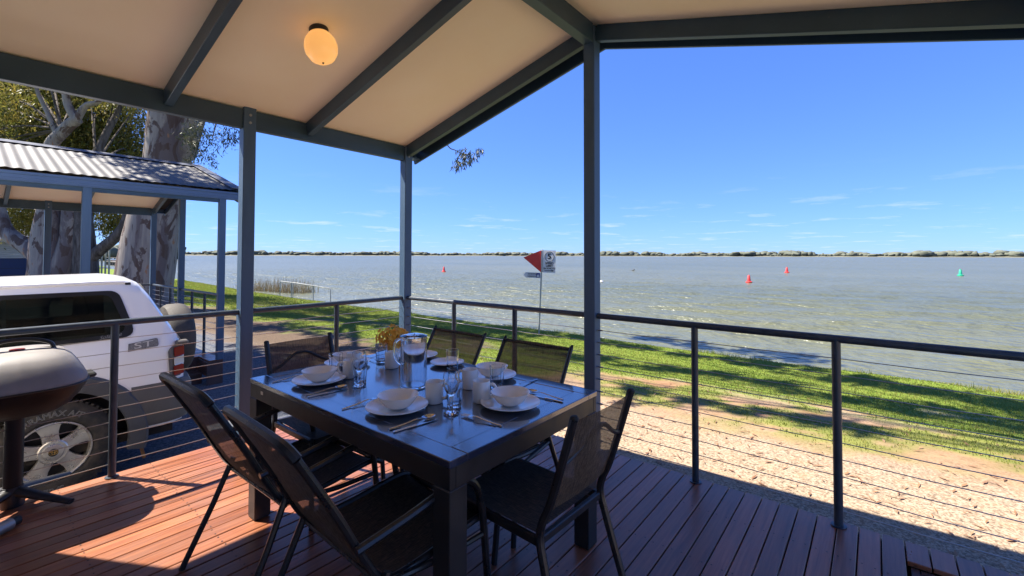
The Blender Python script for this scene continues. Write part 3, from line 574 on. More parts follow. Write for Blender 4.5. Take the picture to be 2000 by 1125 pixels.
for lab, xy in (('clear tumbler just behind the front wine glass', (2.35, -1.545)), ('clear tumbler just behind the left wine glass', (1.69, -1.60)), ('clear tumbler beside the far right bowl', (2.32, -1.215)), ('clear tumbler in front of the small plate', (1.86, -1.09)), ('clear tumbler behind the near left bowl', (1.42, -1.585)), ('clear tumbler in front of the orange flowers', (1.385, -1.255))):
    if T0 is None:
        T0 = thing('tumbler', lab, 'glass', (*xy, TZ+.0005), 0, 'clear tumblers'); MB().lathe(TUM, 10, close=False).build('glass_wall', 'drink_glass', T0); MB().lathe([(.0, .0015), (.030, .0015), (.0305, .010), (.026, .0125), (.0, .012)], 20, close=False).build('glass_base', 'heavy_glass', T0, True)
    else: dup(T0, (*xy, TZ+.0005), random.uniform(0, 1), lab)
jg = thing('water_jug', 'tall clear lidded jug in the middle of the table', 'jug', (1.965, -1.465, TZ+.0005), R(195))
MB().lathe([(.0, .008), (.060, .009), (.063, .015), (.064, .255), (.0665, .256), (.067, .252), (.067, .006), (.064, 0), (.0, 0)], 40, close=False).build('jug_body', 'jug_acrylic', jg, True)
MB().lathe([(.0, .274), (.02, .272), (.055, .264), (.069, .259), (.069, .2568), (.0, .2568)], 36, close=False).build('lid', 'jug_acrylic', jg, True)
MB().tube(crom([(.065, 0, .225), (.09, 0, .235), (.118, 0, .215), (.122, 0, .17), (.108, 0, .125), (.08, 0, .105), (.067, 0, .112)], 5), .009, 10, flat=.8).build('handle', 'jug_acrylic', jg, True)
MB().lathe([(.0, .001), (.058, .001), (.0585, .0065), (.0, .0075)], 30, close=False).build('jug_base', 'heavy_glass', jg, True)
# cutlery
def knife(label, xy, a):
    c = thing('table_knife', label, 'knife', (*xy, TZ+.0005), R(a), 'table knives'); MB().box((-.006, -.105, 0), (.006, -.005, .006), .0022).build('handle', 'cutlery_steel', c)
    MB().prism([(-.006, -.0045), (.006, -.0045), (.0085, .05), (.007, .09), (.0, .105), (-.006, .09)], lambda x, y, d: (x, y, d), .0015, .0032).build('blade', 'cutlery_steel', c); return c
def spoon(label, xy, a):
    c = thing('table_spoon', label, 'spoon', (*xy, TZ+.0005), R(a), 'table spoons'); MB().tube(crom([(0, -.10, .003), (0, -.04, .006), (0, .02, .012), (0, .05, .009)], 4), [.0055]*5+[.0042]*4+[.003]*4, 8, flat=.45).build('handle', 'cutlery_steel', c, True)
    P = [[(.021*rr*math.cos(t_), .078+.032*rr*math.sin(t_), .0015+.0085*rr*rr) for t_ in np.linspace(0, 2*math.pi, 19)] for rr in (.02, .4, .7, .9, 1)]; m_ = MB(); m_.grid(P); m_.grid([[(p[0], p[1], p[2]+.0012) for p in row] for row in P]); m_.build('spoon_bowl', 'cutlery_steel', c, True); return c
def fork(label, xy, a):
    c = thing('table_fork', label, 'fork', (*xy, TZ+.0005), R(a), 'table forks'); MB().tube(crom([(0, -.10, .003), (0, -.03, .006), (0, .03, .012), (0, .05, .010)], 4), [.0055]*5+[.0045]*4+[.0035]*4, 8, flat=.45).build('handle', 'cutlery_steel', c, True)
    MB().prism([(-.004, .045), (.004, .045), (.012, .058), (.0125, .072), (-.0125, .072), (-.012, .058)], lambda x, y, d: (x, y, d+.004), .003, .0045).build('fork_head', 'cutlery_steel', c)
    for i in range(4): MB().tube([(-.0105+.007*i, .0725, .0072), (-.0105+.007*i, .095, .0045), (-.0103+.0069*i, .113, .0075)], [.0018, .0018, .001], 6).build('tine', 'cutlery_steel', c)
    return c
knife('knife right of the near left setting', (1.735, -1.80), -2); spoon('spoon right of the near left setting', (1.705, -1.80), -4); fork('fork left of the near left setting', (1.335, -1.80), 3)
kn = knife('knife right of the front middle setting', (2.405, -1.80), -6); spoon('spoon right of the front middle setting', (2.372, -1.80), -8); fork('fork left of the front middle setting', (2.005, -1.79), 2)
fork('fork lying near the front corner of the table', (2.575, -1.60), 93); knife('knife on the right hand of the right end setting', (2.60, -1.20), 92); spoon('spoon on the right hand of the right end setting', (2.585, -1.165), 90)
fork('fork right of the far right setting', (2.385, -1.06), 178); knife('knife at the left end setting', (1.30, -1.60), -88); fork('fork at the left end setting by the table corner', (1.29, -1.265), -90)
# flowers
fl = thing('flower_arrangement', 'bunch of orange and yellow flowers in a small pot behind the jug', 'flowers', (1.30, -1.10, TZ+.0005))
MB().lathe([(.0, 0), (.04, 0), (.05, .05), (.055, .06), (.05, .06), (.045, .05), (.0, .045)], 24, close=False).build('pot', 'china', fl, True)
m = MB()
for k in range(5):
    a = 2*math.pi*k/5; d = Vector((math.cos(a), math.sin(a), 0)); n_ = Vector((-d.y, d.x, 0)); m.add([Vector((0, 0, 0)), d*.010+n_*.007+Vector((0, 0, .005)), d*.021+Vector((0, 0, .006)), d*.010-n_*.007+Vector((0, 0, .005))], [(0, 1, 2, 3)])
fm = m.mesh('floret', 'petal'); stems = MB()
for k in range(105):
    u_ = rng.uniform(-1, 1); a = rng.uniform(0, 2*math.pi); s_ = math.sqrt(1-u_*u_); rr = rng.uniform(.55, 1.25); p_ = Vector((math.cos(a)*s_*.105*rr, math.sin(a)*s_*.105*rr, .125+u_*.065*rr))
    o = bpy.data.objects.new('floret', fm); col.objects.link(o); o.parent = fl; o.location = p_; o.rotation_euler = (p_-Vector((0, 0, .1))).to_track_quat('Z', 'Y').to_euler(); o.scale = (1.2,)*3
    if k % 4 == 0: stems.tube([(0, 0, .05), p_*.6+Vector((0, 0, .03)), p_], .0022, 5)
stems.build('stems', 'gum_leaf', fl)

# ------------------------------------------------------------------ barbecue
bq = thing('barbecue', 'grey lidded barbecue on a black pedestal by the railing', 'barbecue', (0.0, -2.735, 0))
def dome(prof, mat, name, par):
    P = []
    for r_, z in prof: P.append([(math.copysign(abs(math.cos(a))**.66, math.cos(a))*r_*1.02, math.copysign(abs(math.sin(a))**.66, math.sin(a))*r_*.86, z) for a in np.linspace(0, 2*math.pi, 49)])
    return MB().grid(P).build(name, mat, par, True)
dome([(.336, .692), (.339, .704), (.335, .718), (.318, .752), (.288, .80), (.258, .838), (.222, .862), (.17, .876), (.09, .882), (.0, .883)], 'cast_lid', 'lid', bq)
dome([(.339, .688), (.336, .676), (.305, .625), (.26, .57), (.205, .535), (.14, .518), (.0, .512)], 'black_enamel', 'bowl', bq)
dome([(.341, .687), (.346, .692), (.341, .699)], 'black_plastic', 'rim_seal', bq)
MB().tube(crom([(.02, -.15, .868), (.02, -.13, .908), (.02, -.05, .936), (.02, .05, .936), (.02, .13, .908), (.02, .15, .868)], 5), .011, 8, flat=1.3).build('lid_handle', 'black_plastic', bq, True)
MB().lathe([(.0, .0), (.032, .0), (.032, .012), (.0, .014)], 20, Matrix.Translation((.03, 0, .876))).build('thermometer', 'red_lens', bq)
MB().box((-.07, .288, .672), (.07, .335, .698), .008).build('side_handle', 'black_plastic', bq); MB().box((-.07, -.335, .672), (.07, -.288, .698), .008).build('side_handle', 'black_plastic', bq)
MB().tube([(0, 0, .06), (0, 0, .53)], .04, 16).build('pedestal', 'black_enamel', bq, True)
for k in range(4):
    a = R(40+90*k); d = Vector((math.cos(a), math.sin(a), 0)); MB().tube([d*.02+Vector((0, 0, .085)), d*.16+Vector((0, 0, .055)), d*.33+Vector((0, 0, .022))], [.034, .026, .019], 10, flat=.8).build('base_leg', 'black_plastic', bq, True)
MB().lathe([(.0, 0), (.05, 0), (.052, .05), (.045, .11), (.0, .115)], 18).build('base_hub', 'black_plastic', bq, True)
gb = thing('gas_regulator', 'grey metal gas fitting with black cap beside the barbecue base', 'gas fitting', (.36, -2.80, 0), R(35))
MB().tube([(0, -.05, .034), (0, .05, .034)], .030, 12).build('fitting_body', 'foot_metal', gb, True); MB().tube([(0, .05, .034), (0, .085, .034)], .024, 12).build('cap', 'black_plastic', gb, True)
MB().tube(crom([(0, -.05, .04), (-.02, -.12, .08), (-.08, -.12, .2), (-.2, -.04, .35), (-.3, .02, .5)], 5), .010, 8).build('hose', 'rubber', gb, True)

# ------------------------------------------------------------------ four wheel drive
car = thing('four_wheel_drive', 'white four wheel drive wagon with grey flares parked beside the deck', 'car', (-2.23, -2.44, -.55)); CZ = -.55
HW = .93; YR, YF = .0, -2.79; WZ = .39
def side_w(z): return .885+(z-1.25)*(.745-.885)/(1.69-1.25)
def top_z(y):
    return float(np.interp(y, [-3.75, -3.66, -3.45, -2.25, -1.55, -1.4, .42, .53, .62, .74, .85, .885], [.86, .98, 1.05, 1.16, 1.66, 1.735, 1.765, 1.745, 1.62, 1.38, 1.20, 1.12]))
def low_z(y):
    z = .40
    for yc in (YR, YF):
        if abs(y-yc) < .47: z = max(z, WZ+math.sqrt(.47**2-(y-yc)**2))
    return z
yst = sorted(set([round(v, 3) for v in np.arange(-3.75, .89, .03)]+[.885])); P = []
for y in yst:
    zt = top_z(y); k = HW*(1-.10*max(0, (y-.70)/.185)**2-.16*max(0, (-3.35-y)/.4)**2)/HW; zl = low_z(y); zb = min(1.25, zt-.03); zs = min(1.17, zb-.03); ze = max(zb+.005, zt-.06)
    wE = side_w(ze) if ze > 1.25 else .885-.02; half = [(HW*.97, zl), (HW, zl+.06), (HW, max(zl+.1, .78)), (HW*.995, max(zl+.12, 1.02)), (.915, max(zs, zl+.14)), (.885, max(zb, zl+.16)), (side_w(max(zb, min(1.30, ze))), max(zb, min(1.30, ze))), (side_w(max(zb, min(1.615, ze))) if ze > 1.25 else wE, max(zb, min(1.615, ze))), (wE, max(ze, zl+.17)), (wE-.05, zt-.012), (wE*.5, zt+.012), (0, zt+.018)]
    half = [(w*k, z) for w, z in half]; P.append([(w, y, z) for w, z in half]+[(-w, y, z) for w, z in reversed(half[:-1])])
m = MB(); m.grid(P); n0 = len(P[0]); m.f = [f for k_, f in enumerate(m.f) if not ((k_ % (n0-1)) in (6, n0-2-6) and (-.30 < yst[k_//(n0-1)] < .30 or -1.09 < yst[k_//(n0-1)] < -.47 or -1.55 < yst[k_//(n0-1)] < -1.23))]; m.add(P[0], [tuple(range(n0))]); m.add(P[-1], [tuple(range(n0))]); body = m.build('body', 'car_paint', car, True)
m = MB(); m.box((-.86, -3.6, .32), (.86, .80, .40)); m.box((-.80, -.45, .40), (-.62, .45, .95)); m.box((-.70, -3.3, .40), (.70, -2.3, .85)); m.box((-.72, -.48, .40), (.72, .48, .92)); m.build('underbody', 'dark_under', car)
def rounded(pts, rad, k=5):
    out = []; n_ = len(pts)
    for i in range(n_):
        p, a, b = Vector(pts[i]), Vector(pts[i-1]), Vector(pts[(i+1) % n_]); u = (a-p).normalized(); w = (b-p).normalized(); rr = rad[i] if isinstance(rad, (list, tuple)) else rad
        for j in range(k+1):
            t_ = j/k; out.append(tuple((p+u*rr)*(1-t_)**2+p*2*t_*(1-t_)+(p+w*rr)*t_**2))
    return out
m = MB(); m.box((-.83, -2.2, .955), (.83, .72, .975)); m.build('cabin_floor', 'dark_under', car)
for sg in (1, -1): MB().box((sg*.845-.01, -2.2, .97), (sg*.845+.01, .62, 1.235)).build('door_lining', 'cabin_trim', car)
MB().box((-.70, -2.0, 1.70), (.70, .40, 1.712)).build('head_lining', 'cabin_trim', car)
for sx_ in (-.40, .40):
    for yy in (-.62, -1.45):
        st_ = MB(); st_.box((sx_-.27, yy-.30, .976), (sx_+.27, yy+.12, 1.12), .04); st_.box((sx_-.26, yy+.10, 1.08), (sx_+.26, yy+.24, 1.50), .05); st_.box((sx_-.12, yy+.13, 1.53), (sx_+.12, yy+.22, 1.66), .03); st_.build('seat', 'cabin_trim', car)
def on_side(sg): return lambda y, z, d: (sg*(side_w(z)+d), y, z)
for sg in (1, -1):
    for nm, poly, inn in (('window_frame', [(.515, 1.245), (-.36, 1.225), (-.36, 1.655), (.40, 1.655)], [(.455, 1.285), (-.31, 1.265), (-.31, 1.62), (.345, 1.62)]), ('window_frame', [(-.40, 1.225), (-1.14, 1.205), (-1.14, 1.655), (-.40, 1.655)], [(-.44, 1.265), (-1.10, 1.245), (-1.10, 1.62), (-.44, 1.62)]), ('window_frame', [(-1.18, 1.205), (-2.05, 1.20), (-1.60, 1.655), (-1.18, 1.655)], [(-1.22, 1.245), (-1.95, 1.24), (-1.58, 1.62), (-1.22, 1.62)])):
        r0 = [.11, .03, .03, .07] if poly[0][0] > 0 else .03
        po, pi_ = rounded(poly, r0), rounded(inn, [.09, .03, .03, .06] if poly[0][0] > 0 else .03); fn_ = on_side(sg); mm = MB(); rows = [[fn_(*q, .001) for q in po+po[:1]], [fn_(*q, .0075) for q in po+po[:1]], [fn_(*q, .0075) for q in pi_+pi_[:1]], [fn_(*q, -.03) for q in pi_+pi_[:1]]]; fr = mm.grid(rows).build(nm, 'black_trim', car); MB().prism(rounded(inn, [.09, .03, .03, .06] if poly[0][0] > 0 else .03), on_side(sg), .002, .004).build('window_pane', 'side_glass', fr)
    # roof moulding, flares, bumper wrap, lamps
    MB().tube([(sg*(side_w(1.705)-.005), y, top_z(y)-.035) for y in np.linspace(-1.35, .45, 14)], .016, 8).build('roof_moulding', 'car_paint', car, True); MB().box((sg*.735-.014, .452, 1.70), (sg*.735+.014, .492, 1.722), .004).build('moulding_cap', 'black_trim', car)
    for yc in (YR, YF):
        P = []
        for a in np.linspace(R(-14), R(194), 40):
            P.append([(sg*(HW+d), yc+rr*math.cos(a), WZ+rr*math.sin(a)) for rr, d in ((.465, -.03), (.468, .028), (.50, .034), (.585, .026), (.605, .004))])
        MB().grid(P).build('wheel_flare', 'grey_cladding', car, True)
    lamp = MB().prism(rounded([(.86, .83), (.755, .83), (.74, 1.08), (.775, 1.12), (.855, 1.12)], .02), lambda y, z, d: (sg*(HW*(1-.10*max(0, (y-.70)/.185)**2)+d), y, z), -.02, .010).build('tail_lamp', 'bumper_grey', car)
    for z0, z1, mt in ((1.015, 1.105, 'red_lens'), (.935, 1.01, 'clear_lens'), (.84, .93, 'red_lens')):
        MB().prism(rounded([(.885, z0), (.79, z0), (.785, z1), (.88, z1)], .015), lambda y, z, d: (sg*(HW*(1-.10*max(0, (y-.70)/.185)**2)+d), y, z), -.015, .016).build('lens', mt, lamp)
    MB().box((sg*.93-.035, YR+.46, .14), (sg*.93-.022, YR+.485, .60), .002, Matrix.Translation((0, .52, .6)) @ Matrix.Rotation(R(14), 4, 'X') @ Matrix.Translation((0, -.52, -.6))).build('mud_flap', 'rust', car)
    MB().tube([(sg*.96, -1.75, 1.26), (sg*1.05, -1.78, 1.28), (sg*1.10, -1.80, 1.30)], [.02, .05, .07], 10).build('door_mirror', 'black_trim', car, True)
P = []
for z, o_ in ((.43, .005), (.46, .02), (.60, .035), (.76, .032), (.80, .012), (.805, -.02)):
    row = [(HW+o_*.4, .475, z), (HW+o_*.5, .60, z), (HW+o_*.6, .74, z), (HW*.97+o_, .84, z), (HW*.90+o_, .91+o_, z), (HW*.7, .95+o_, z), (0, .97+o_, z)]; P.append(row+[(-p[0], p[1], p[2]) for p in reversed(row[:-1])])
MB().grid(P).build('rear_bumper', 'bumper_grey', car, True)
P = [[(x, -3.78-o_, z) for x in np.linspace(-.88, .88, 9)] for z, o_ in ((.40, .0), (.45, .08), (.62, .1), (.70, .03))]; MB().grid(P).build('front_bumper', 'bumper_grey', car, True)
MB().box((-.5, -3.79, .74), (.5, -3.755, .92), .01).build('grille', 'black_trim', car)
for sg in (1, -1): MB().box((sg*.68-.14, -3.76, .74), (sg*.68+.14, -3.70, .93), .02).build('headlamp', 'clear_lens', car)
m = MB(); m.add([(-.66, -1.57, 1.665), (.66, -1.57, 1.665), (.78, -2.22, 1.20), (-.78, -2.22, 1.20)], [(0, 1, 2, 3)]); o = m.build('windscreen', 'tinted_glass', car); o.location.z += .012; o.location.y -= .012
m = MB(); m.add([(-.58, .575, 1.70), (.58, .575, 1.70), (.66, .725, 1.43), (-.66, .725, 1.43)], [(0, 1, 2, 3)]); o = m.build('rear_window', 'tinted_glass', car); o.location.y += .018
# wheels
def wheel(yc, sg, letters):
    X0 = sg*.80; Mx = Matrix.Translation((X0, yc, WZ)) @ Matrix.Rotation(R(90*sg), 4, 'Y'); w = bpy.data.objects.new('wheel', None); col.objects.link(w); w.parent = car
    tp = [(.232, .09), (.245, .115), (.262, .124), (.30, .126), (.335, .120), (.362, .108), (.383, .092), (.39, .06), (.39, -.06), (.383, -.092), (.36, -.11), (.30, -.12), (.24, -.11)]
    MB().lathe(tp, 64, Mx, close=False).build('tyre', 'tyre_rubber', w, True)
    tr_ = MB()
    for k in range(60):
        a = 2*math.pi*k/60; 
        for xx, s_ in ((.085, .02), (.035, .016), (-.03, .016), (-.08, .02)):
            tr_.box((-.010, -.010, -.006), (.010, .010, .006), 0, Mx @ Matrix.Rotation(a+(.05 if s_ < .02 else 0), 4, 'Z') @ Matrix.Translation((.389, 0, xx)))
    tr_.build('tread', 'tyre_rubber', w)['kind'] = 'stuff'
    rim = MB().lathe([(.236, .10), (.234, .112), (.226, .113), (.219, .104), (.214, .06), (.212, -.02)], 56, Mx, close=False).build('rim', 'alloy', w, True)
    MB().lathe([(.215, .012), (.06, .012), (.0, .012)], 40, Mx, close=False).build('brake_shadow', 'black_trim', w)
    sp = MB(); N = 5
    for k in range(N):
        a0 = 2*math.pi*k/N+R(90+18+sg*8); prof = []
        for rr, wd, zz in ((.07, .052, .098), (.11, .05, .096), (.15, .054, .094), (.19, .068, .097), (.222, .092, .102)):
            prof.append((rr, wd, zz))
        rows = []
        for rr, wd, zz in prof:
            rows.append([Mx @ Vector((rr*math.cos(a0)-q*wd*math.sin(a0), rr*math.sin(a0)+q*wd*math.cos(a0), zz-dz)) for q, dz in ((-1, .03), (-.96, .003), (-.5, 0), (.5, 0), (.96, .003), (1, .03))])
        sp.grid(rows)
    sp.build('spokes', 'alloy', w, True)
    MB().lathe([(.092, .085), (.092, .103), (.084, .109), (.066, .108), (.060, .116), (.040, .12), (.0, .121)], 36, Mx, close=False).build('centre_cap', 'alloy', w, True)
    em = MB(); 
    for ax, bx, cx, cy in ((.026, .017, 0, 0), (.009, .016, 0, 0), (.019, .0075, 0, .008)):
        em.tube([Mx @ Vector((cy*-1+bx*-math.sin(q), cx+ax*math.cos(q), .1225)) for q in np.linspace(0, 2*math.pi, 25)], .0022, 5, caps=False)
    em.build('emblem', 'gold', w); MB().lathe([(.030, .1205), (.030, .1215), (.0, .1216)], 24, Mx, close=False).build('emblem_disc', 'black_trim', w)
    if letters:
        lt = MB()
        for key, th0, Rr in (('tyre_a', 97, .303), ('tyre_b', 262, .303)):
            v, f = TXT[key]; lt.add([(X0+sg*(.1265+p[2]), yc+(Rr+p[1])*math.cos(R(th0)-p[0]/Rr), WZ+(Rr+p[1])*math.sin(R(th0)-p[0]/Rr)) for p in v], f)
        lt.build('lettering', 'white_letter', w)
    return w
wheel(YR, 1, True); wheel(YR, -1, False); wheel(YF, 1, False); wheel(YF, -1, False)
sw = bpy.data.objects.new('spare_wheel', None); col.objects.link(sw); sw.parent = car
Ms = Matrix.Translation((.02, 1.02, 1.06)) @ Matrix.Rotation(R(-90), 4, 'X')
MB().lathe([(.0, -.13), (.26, -.13), (.345, -.11), (.372, -.07), (.375, .03), (.362, .08), (.33, .108), (.25, .125), (.0, .128)], 48, Ms, close=False).build('spare_cover', 'spare_cover', sw, True)
MB().tube([(.62, .90, 1.06), (.3, .93, 1.06)], .03, 8).build('carrier_arm', 'bumper_grey', car, True)
MB().box((.86, .80, 1.125), (.935, .90, 1.165), .012).build('door_hinge', 'bumper_grey', car)
v, f = TXT['st']; bd = MB().prism([(.448, 1.118), (.66, 1.138), (.667, 1.155), (.66, 1.205), (.648, 1.212), (.452, 1.186)], lambda y, z, d: (HW*.99+d-(z-1.12)*.10, y, z), .0, .006).build('badge', 'badge_grey', car)
MB().add([(HW*.99+.0075+p[2]-(p[1]*.72+.042)*.10, .557+p[0]*1.35, 1.165+p[1]*.72+p[0]*.1) for p in v], f).build('badge_lettering', 'clear_lens', bd)
v, f = TXT['script']; MB().add([(side_w(1.268+p[1])+.0105+p[2], .335+p[0], 1.268+p[1]+p[0]*.12) for p in v], f).build('window_lettering', 'white_letter', car)

# ------------------------------------------------------------------ trees
def leaves(name, clusters, L, Wd, mat, parent, clump=.35, droop=.6):
    Vs = []
    for c_, rad, n_ in clusters:
        rad = np.array(rad if isinstance(rad, (tuple, list)) else (rad,)*3, float); k = max(3, n_//45); d = rng.normal(size=(k, 3)); d /= np.linalg.norm(d, axis=1, keepdims=True); cen = d*(rng.uniform(.15, 1, (k, 1))**.5)*rad
        p = cen[rng.integers(0, k, n_)]+rng.normal(size=(n_, 3))*clump*np.minimum(1, rad.min()); p = p+np.array(c_)
        ax = rng.normal(size=(n_, 3)); ax[:, 2] -= droop*1.6; ax /= np.linalg.norm(ax, axis=1, keepdims=True); q = rng.normal(size=(n_, 3)); w = np.cross(ax, q); w /= np.linalg.norm(w, axis=1, keepdims=True)
        ll = (L*rng.uniform(.6, 1.35, n_))[:, None]; ww = (Wd*rng.uniform(.7, 1.3, n_))[:, None]; V = np.empty((n_, 4, 3)); V[:, 0] = p; V[:, 1] = p+ax*ll*.45+w*ww; V[:, 2] = p+ax*ll; V[:, 3] = p+ax*ll*.45-w*ww; Vs.append(V)
    V = np.concatenate(Vs); return npmesh(name, V.reshape(-1, 3), np.arange(4*len(V)).reshape(-1, 4), mat, parent)
def limb(tree, pts, rads, mat='bark', name='limb', n=14, rough=.06):
    sp = crom(pts, 7); rs = lerps(rads, len(sp)); m_ = MB(); m_.tube(sp, rs, n); V = np.array(m_.v); ph = rng.uniform(0, 9)
    V += (np.stack([fbm(V[:, 0]*1.3+ph, V[:, 2]*.7, 2), fbm(V[:, 1]*1.3+ph, V[:, 2]*.7, 3), fbm(V[:, 2]*.9, V[:, 0]+ph, 4)], -1)-.5)*rough*8*np.array([1, 1, .3])*np.mean(rads); m_.v = [tuple(q) for q in V]
    return m_.build(name, mat, tree, True)
def rel(root, pts): b = Vector(root.location); return [tuple(Vector(p)-b) for p in pts]
def twigs(tree, frm, clusters, r0, mat='bark'):
    for c_, rad, n_ in clusters:
        a = Vector(frm); b = Vector(c_); mid = a.lerp(b, .55)+Vector((rng.uniform(-.4, .4), rng.uniform(-.4, .4), rng.uniform(.1, .7))); limb(tree, [a, mid, b], [r0, r0*.6, r0*.2], mat, 'limb', 8, .03)
# tree 1, the big leaning gum
t1 = thing('gum_tree', 'huge mottled gum trunk leaning behind the neighbouring cabin', 'tree', (-16.45, 1.25, -.62))
limb(t1, rel(t1, [(-16.5, 1.2, -.75), (-16.42, 1.27, .3), (-16.2, 1.42, 2.0), (-15.75, 1.68, 4.4), (-15.55, 1.75, 6.6), (-15.2, 1.9, 9.0), (-14.9, 2.1, 11.5)]), [1.05, .86, .80, .74, .66, .48, .32], 'bark', 'trunk', 26, .03)
limb(t1, rel(t1, [(-15.5, 1.95, 5.0), (-15.0, 2.3, 6.3), (-14.2, 2.8, 8.2), (-12.6, 3.2, 10.2)]), [.5, .36, .3, .14])
limb(t1, rel(t1, [(-15.5, 1.75, 7.4), (-17.4, 1.2, 9.2), (-19.5, .9, 11)]), [.4, .3, .12])
cl = [((-13.3, 2.35, 5.35), (.9, .9, .55), 620), ((-13.75, 2.05, 4.75), (.6, .5, .6), 420), ((-12.85, 2.75, 5.7), (.6, .6, .4), 260), ((-14.4, 2.2, 5.9), (.5, .5, .5), 260)]
hi = [((-12.4, 3.1, 10.4), (2.4, 2, 1.2), 2400), ((-14.6, 2.6, 12.4), (2.6, 2.4, 1.3), 2600), ((-19.6, .8, 11.3), (2.4, 2, 1.4), 2200), ((-17, 3.4, 12), (2.2, 2, 1.2), 1800), ((-22, 3.0, 11.2), (2.2, 1.6, 1), 1500), ((-25.5, 2.6, 10.6), (2.4, 1.2, 1), 1300), ((-9.2, -3.1, 9.2), (1.4, .8, .5), 520), ((-8.2, -2.5, 9.4), (1.1, .7, .5), 380)]
twigs(t1, rel(t1, [(-14.9, 2.35, 6.4)])[0], [(rel(t1, [c[0]])[0], c[1], c[2]) for c in cl], .07); twigs(t1, rel(t1, [(-15.2, 1.9, 9)])[0], [(rel(t1, [c[0]])[0], c[1], c[2]) for c in hi], .14)
leaves('crown', [(rel(t1, [c[0]])[0], c[1], c[2]) for c in cl], .15, .016, 'gum_leaf_grey', t1, .22); leaves('crown', [(rel(t1, [c[0]])[0], c[1], c[2]) for c in hi], .30, .05, 'gum_leaf', t1, .45)
# tree 2 and 3 further back
t2 = thing('gum_tree', 'pale twin stemmed gum with a low limb reaching left, seen under the neighbouring roof', 'tree', (-24.75, -.33, -.62))
limb(t2, rel(t2, [(-24.8, -.35, -.75), (-24.75, -.33, .6), (-24.75, -.38, 2.0), (-24.62, -.35, 4.0), (-24.7, -.42, 6.1), (-24.2, 0, 7.0), (-23.75, .32, 7.45)]), [.80, .68, .58, .36, .25, .24, .21], 'bark', 'trunk', 20, .04)
limb(t2, rel(t2, [(-24.4, 0, .4), (-24.1, .25, 2.0), (-24.0, .35, 4.2), (-24.2, .5, 6)]), [.5, .42, .34, .2])
limb(t2, rel(t2, [(-24.8, -.5, 1.15), (-25.4, -.95, 1.75), (-26.1, -1.5, 2.35), (-26.35, -1.7, 3.1), (-26.8, -2, 4.6)]), [.38, .34, .30, .25, .2])
limb(t2, rel(t2, [(-26.1, -1.5, 2.3), (-26.9, -2.2, 2.7), (-28, -2.9, 3.6)]), [.22, .2, .12])
limb(t2, rel(t2, [(-23.75, .32, 7.4), (-24.0, .05, 8.1), (-24.05, 0, 8.9), (-24.3, .2, 10.6)]), [.19, .15, .13, .08])
limb(t2, rel(t2, [(-23.78, .30, 7.4), (-23.45, .58, 8.05), (-22.9, .95, 8.3), (-22.2, 1.4, 9.6)]), [.17, .12, .10, .06])
limb(t2, rel(t2, [(-24.45, -.2, 6.7), (-24.75, -.5, 7.7), (-25.1, -.8, 8.7), (-25.6, -1, 10)]), [.11, .085, .075, .05])
t3 = thing('gum_tree', 'dark rough barked gum with a limb arching right towards the huge trunk', 'tree', (-23.6, .75, -.62))
limb(t3, rel(t3, [(-23.65, .7, -.75), (-23.6, .72, .6), (-23.62, .65, 2.2), (-23.7, .6, 4.2), (-23.9, 1.2, 6.5), (-24.2, 2, 9)]), [.52, .45, .38, .28, .16, .1], 'dark_bark', 'trunk', 16, .05)
limb(t3, rel(t3, [(-23.4, .85, 1.3), (-22.95, 1.2, 1.75), (-22.45, 1.6, 2.35), (-22.15, 1.85, 3.1), (-22.1, 1.95, 4.2)]), [.26, .23, .21, .2, .16], 'dark_bark')
c2 = [((-34.8, -2.3, 9.6), 2.2, 4200), ((-33.8, -1.5, 10.4), 2.2, 4200), ((-32.6, -.4, 10.8), 2.2, 4200), ((-32.5, -.4, 8.1), 2.2, 4600), ((-33.9, -1.5, 7.2), 2.2, 4600), ((-31, .8, 9.2), 2.2, 4200), ((-31, .8, 6.9), 2.1, 4600), ((-34.8, -2.2, 6.6), 2.2, 4200), ((-31.6, .2, 12.4), 2.4, 2600), ((-27.5, -1.6, 8.2), (1.6, 1.4, 1.1), 1100), ((-25.5, -.9, 10.3), (1.5, 1.4, 1), 900), ((-27.6, -2.6, 6.6), (1.4, 1.2, .9), 800)]
c3 = [((-29.5, 2.0, 9.4), 2.0, 3600), ((-29.5, 2.1, 7.0), 2.1, 4400), ((-28.4, 3.0, 6.9), 1.6, 2600), ((-28.2, 3.2, 9.3), (1.7, 1.5, 1.3), 900), ((-29.4, 2, 12), 2.3, 2200), ((-24.3, 1.8, 9.3), (1.4, 1.4, 1), 900), ((-32.2, 2.6, 3.9), (1.5, 1.5, .8), 1500), ((-31.8, 3.2, 3.1), (.9, .9, .6), 600), ((-30.2, 1.5, 5.0), (1.5, 1.5, .8), 1500)]
c2 += [((-36.3, -.9, 3.7), (1.8, 1.8, 1.0), 1800), ((-35.4, .2, 3.4), (1.5, 1.5, .8), 1300), ((-34, .2, 4.9), (1.8, 1.6, .9), 1800)]
for tr_, cc_, fr in ((t2, c2, (-24.2, -.1, 7.0)), (t3, c3, (-23.8, 1.0, 5.6))):
    loc_ = [(rel(tr_, [c[0]])[0], c[1], c[2]) for c in cc_]; twigs(tr_, rel(tr_, [fr])[0], loc_, .055, 'dark_bark'); leaves('crown', [(c[0], c[1], int(c[2]*2.1)) for c in loc_], .21, .032, 'gum_leaf', tr_, .42)
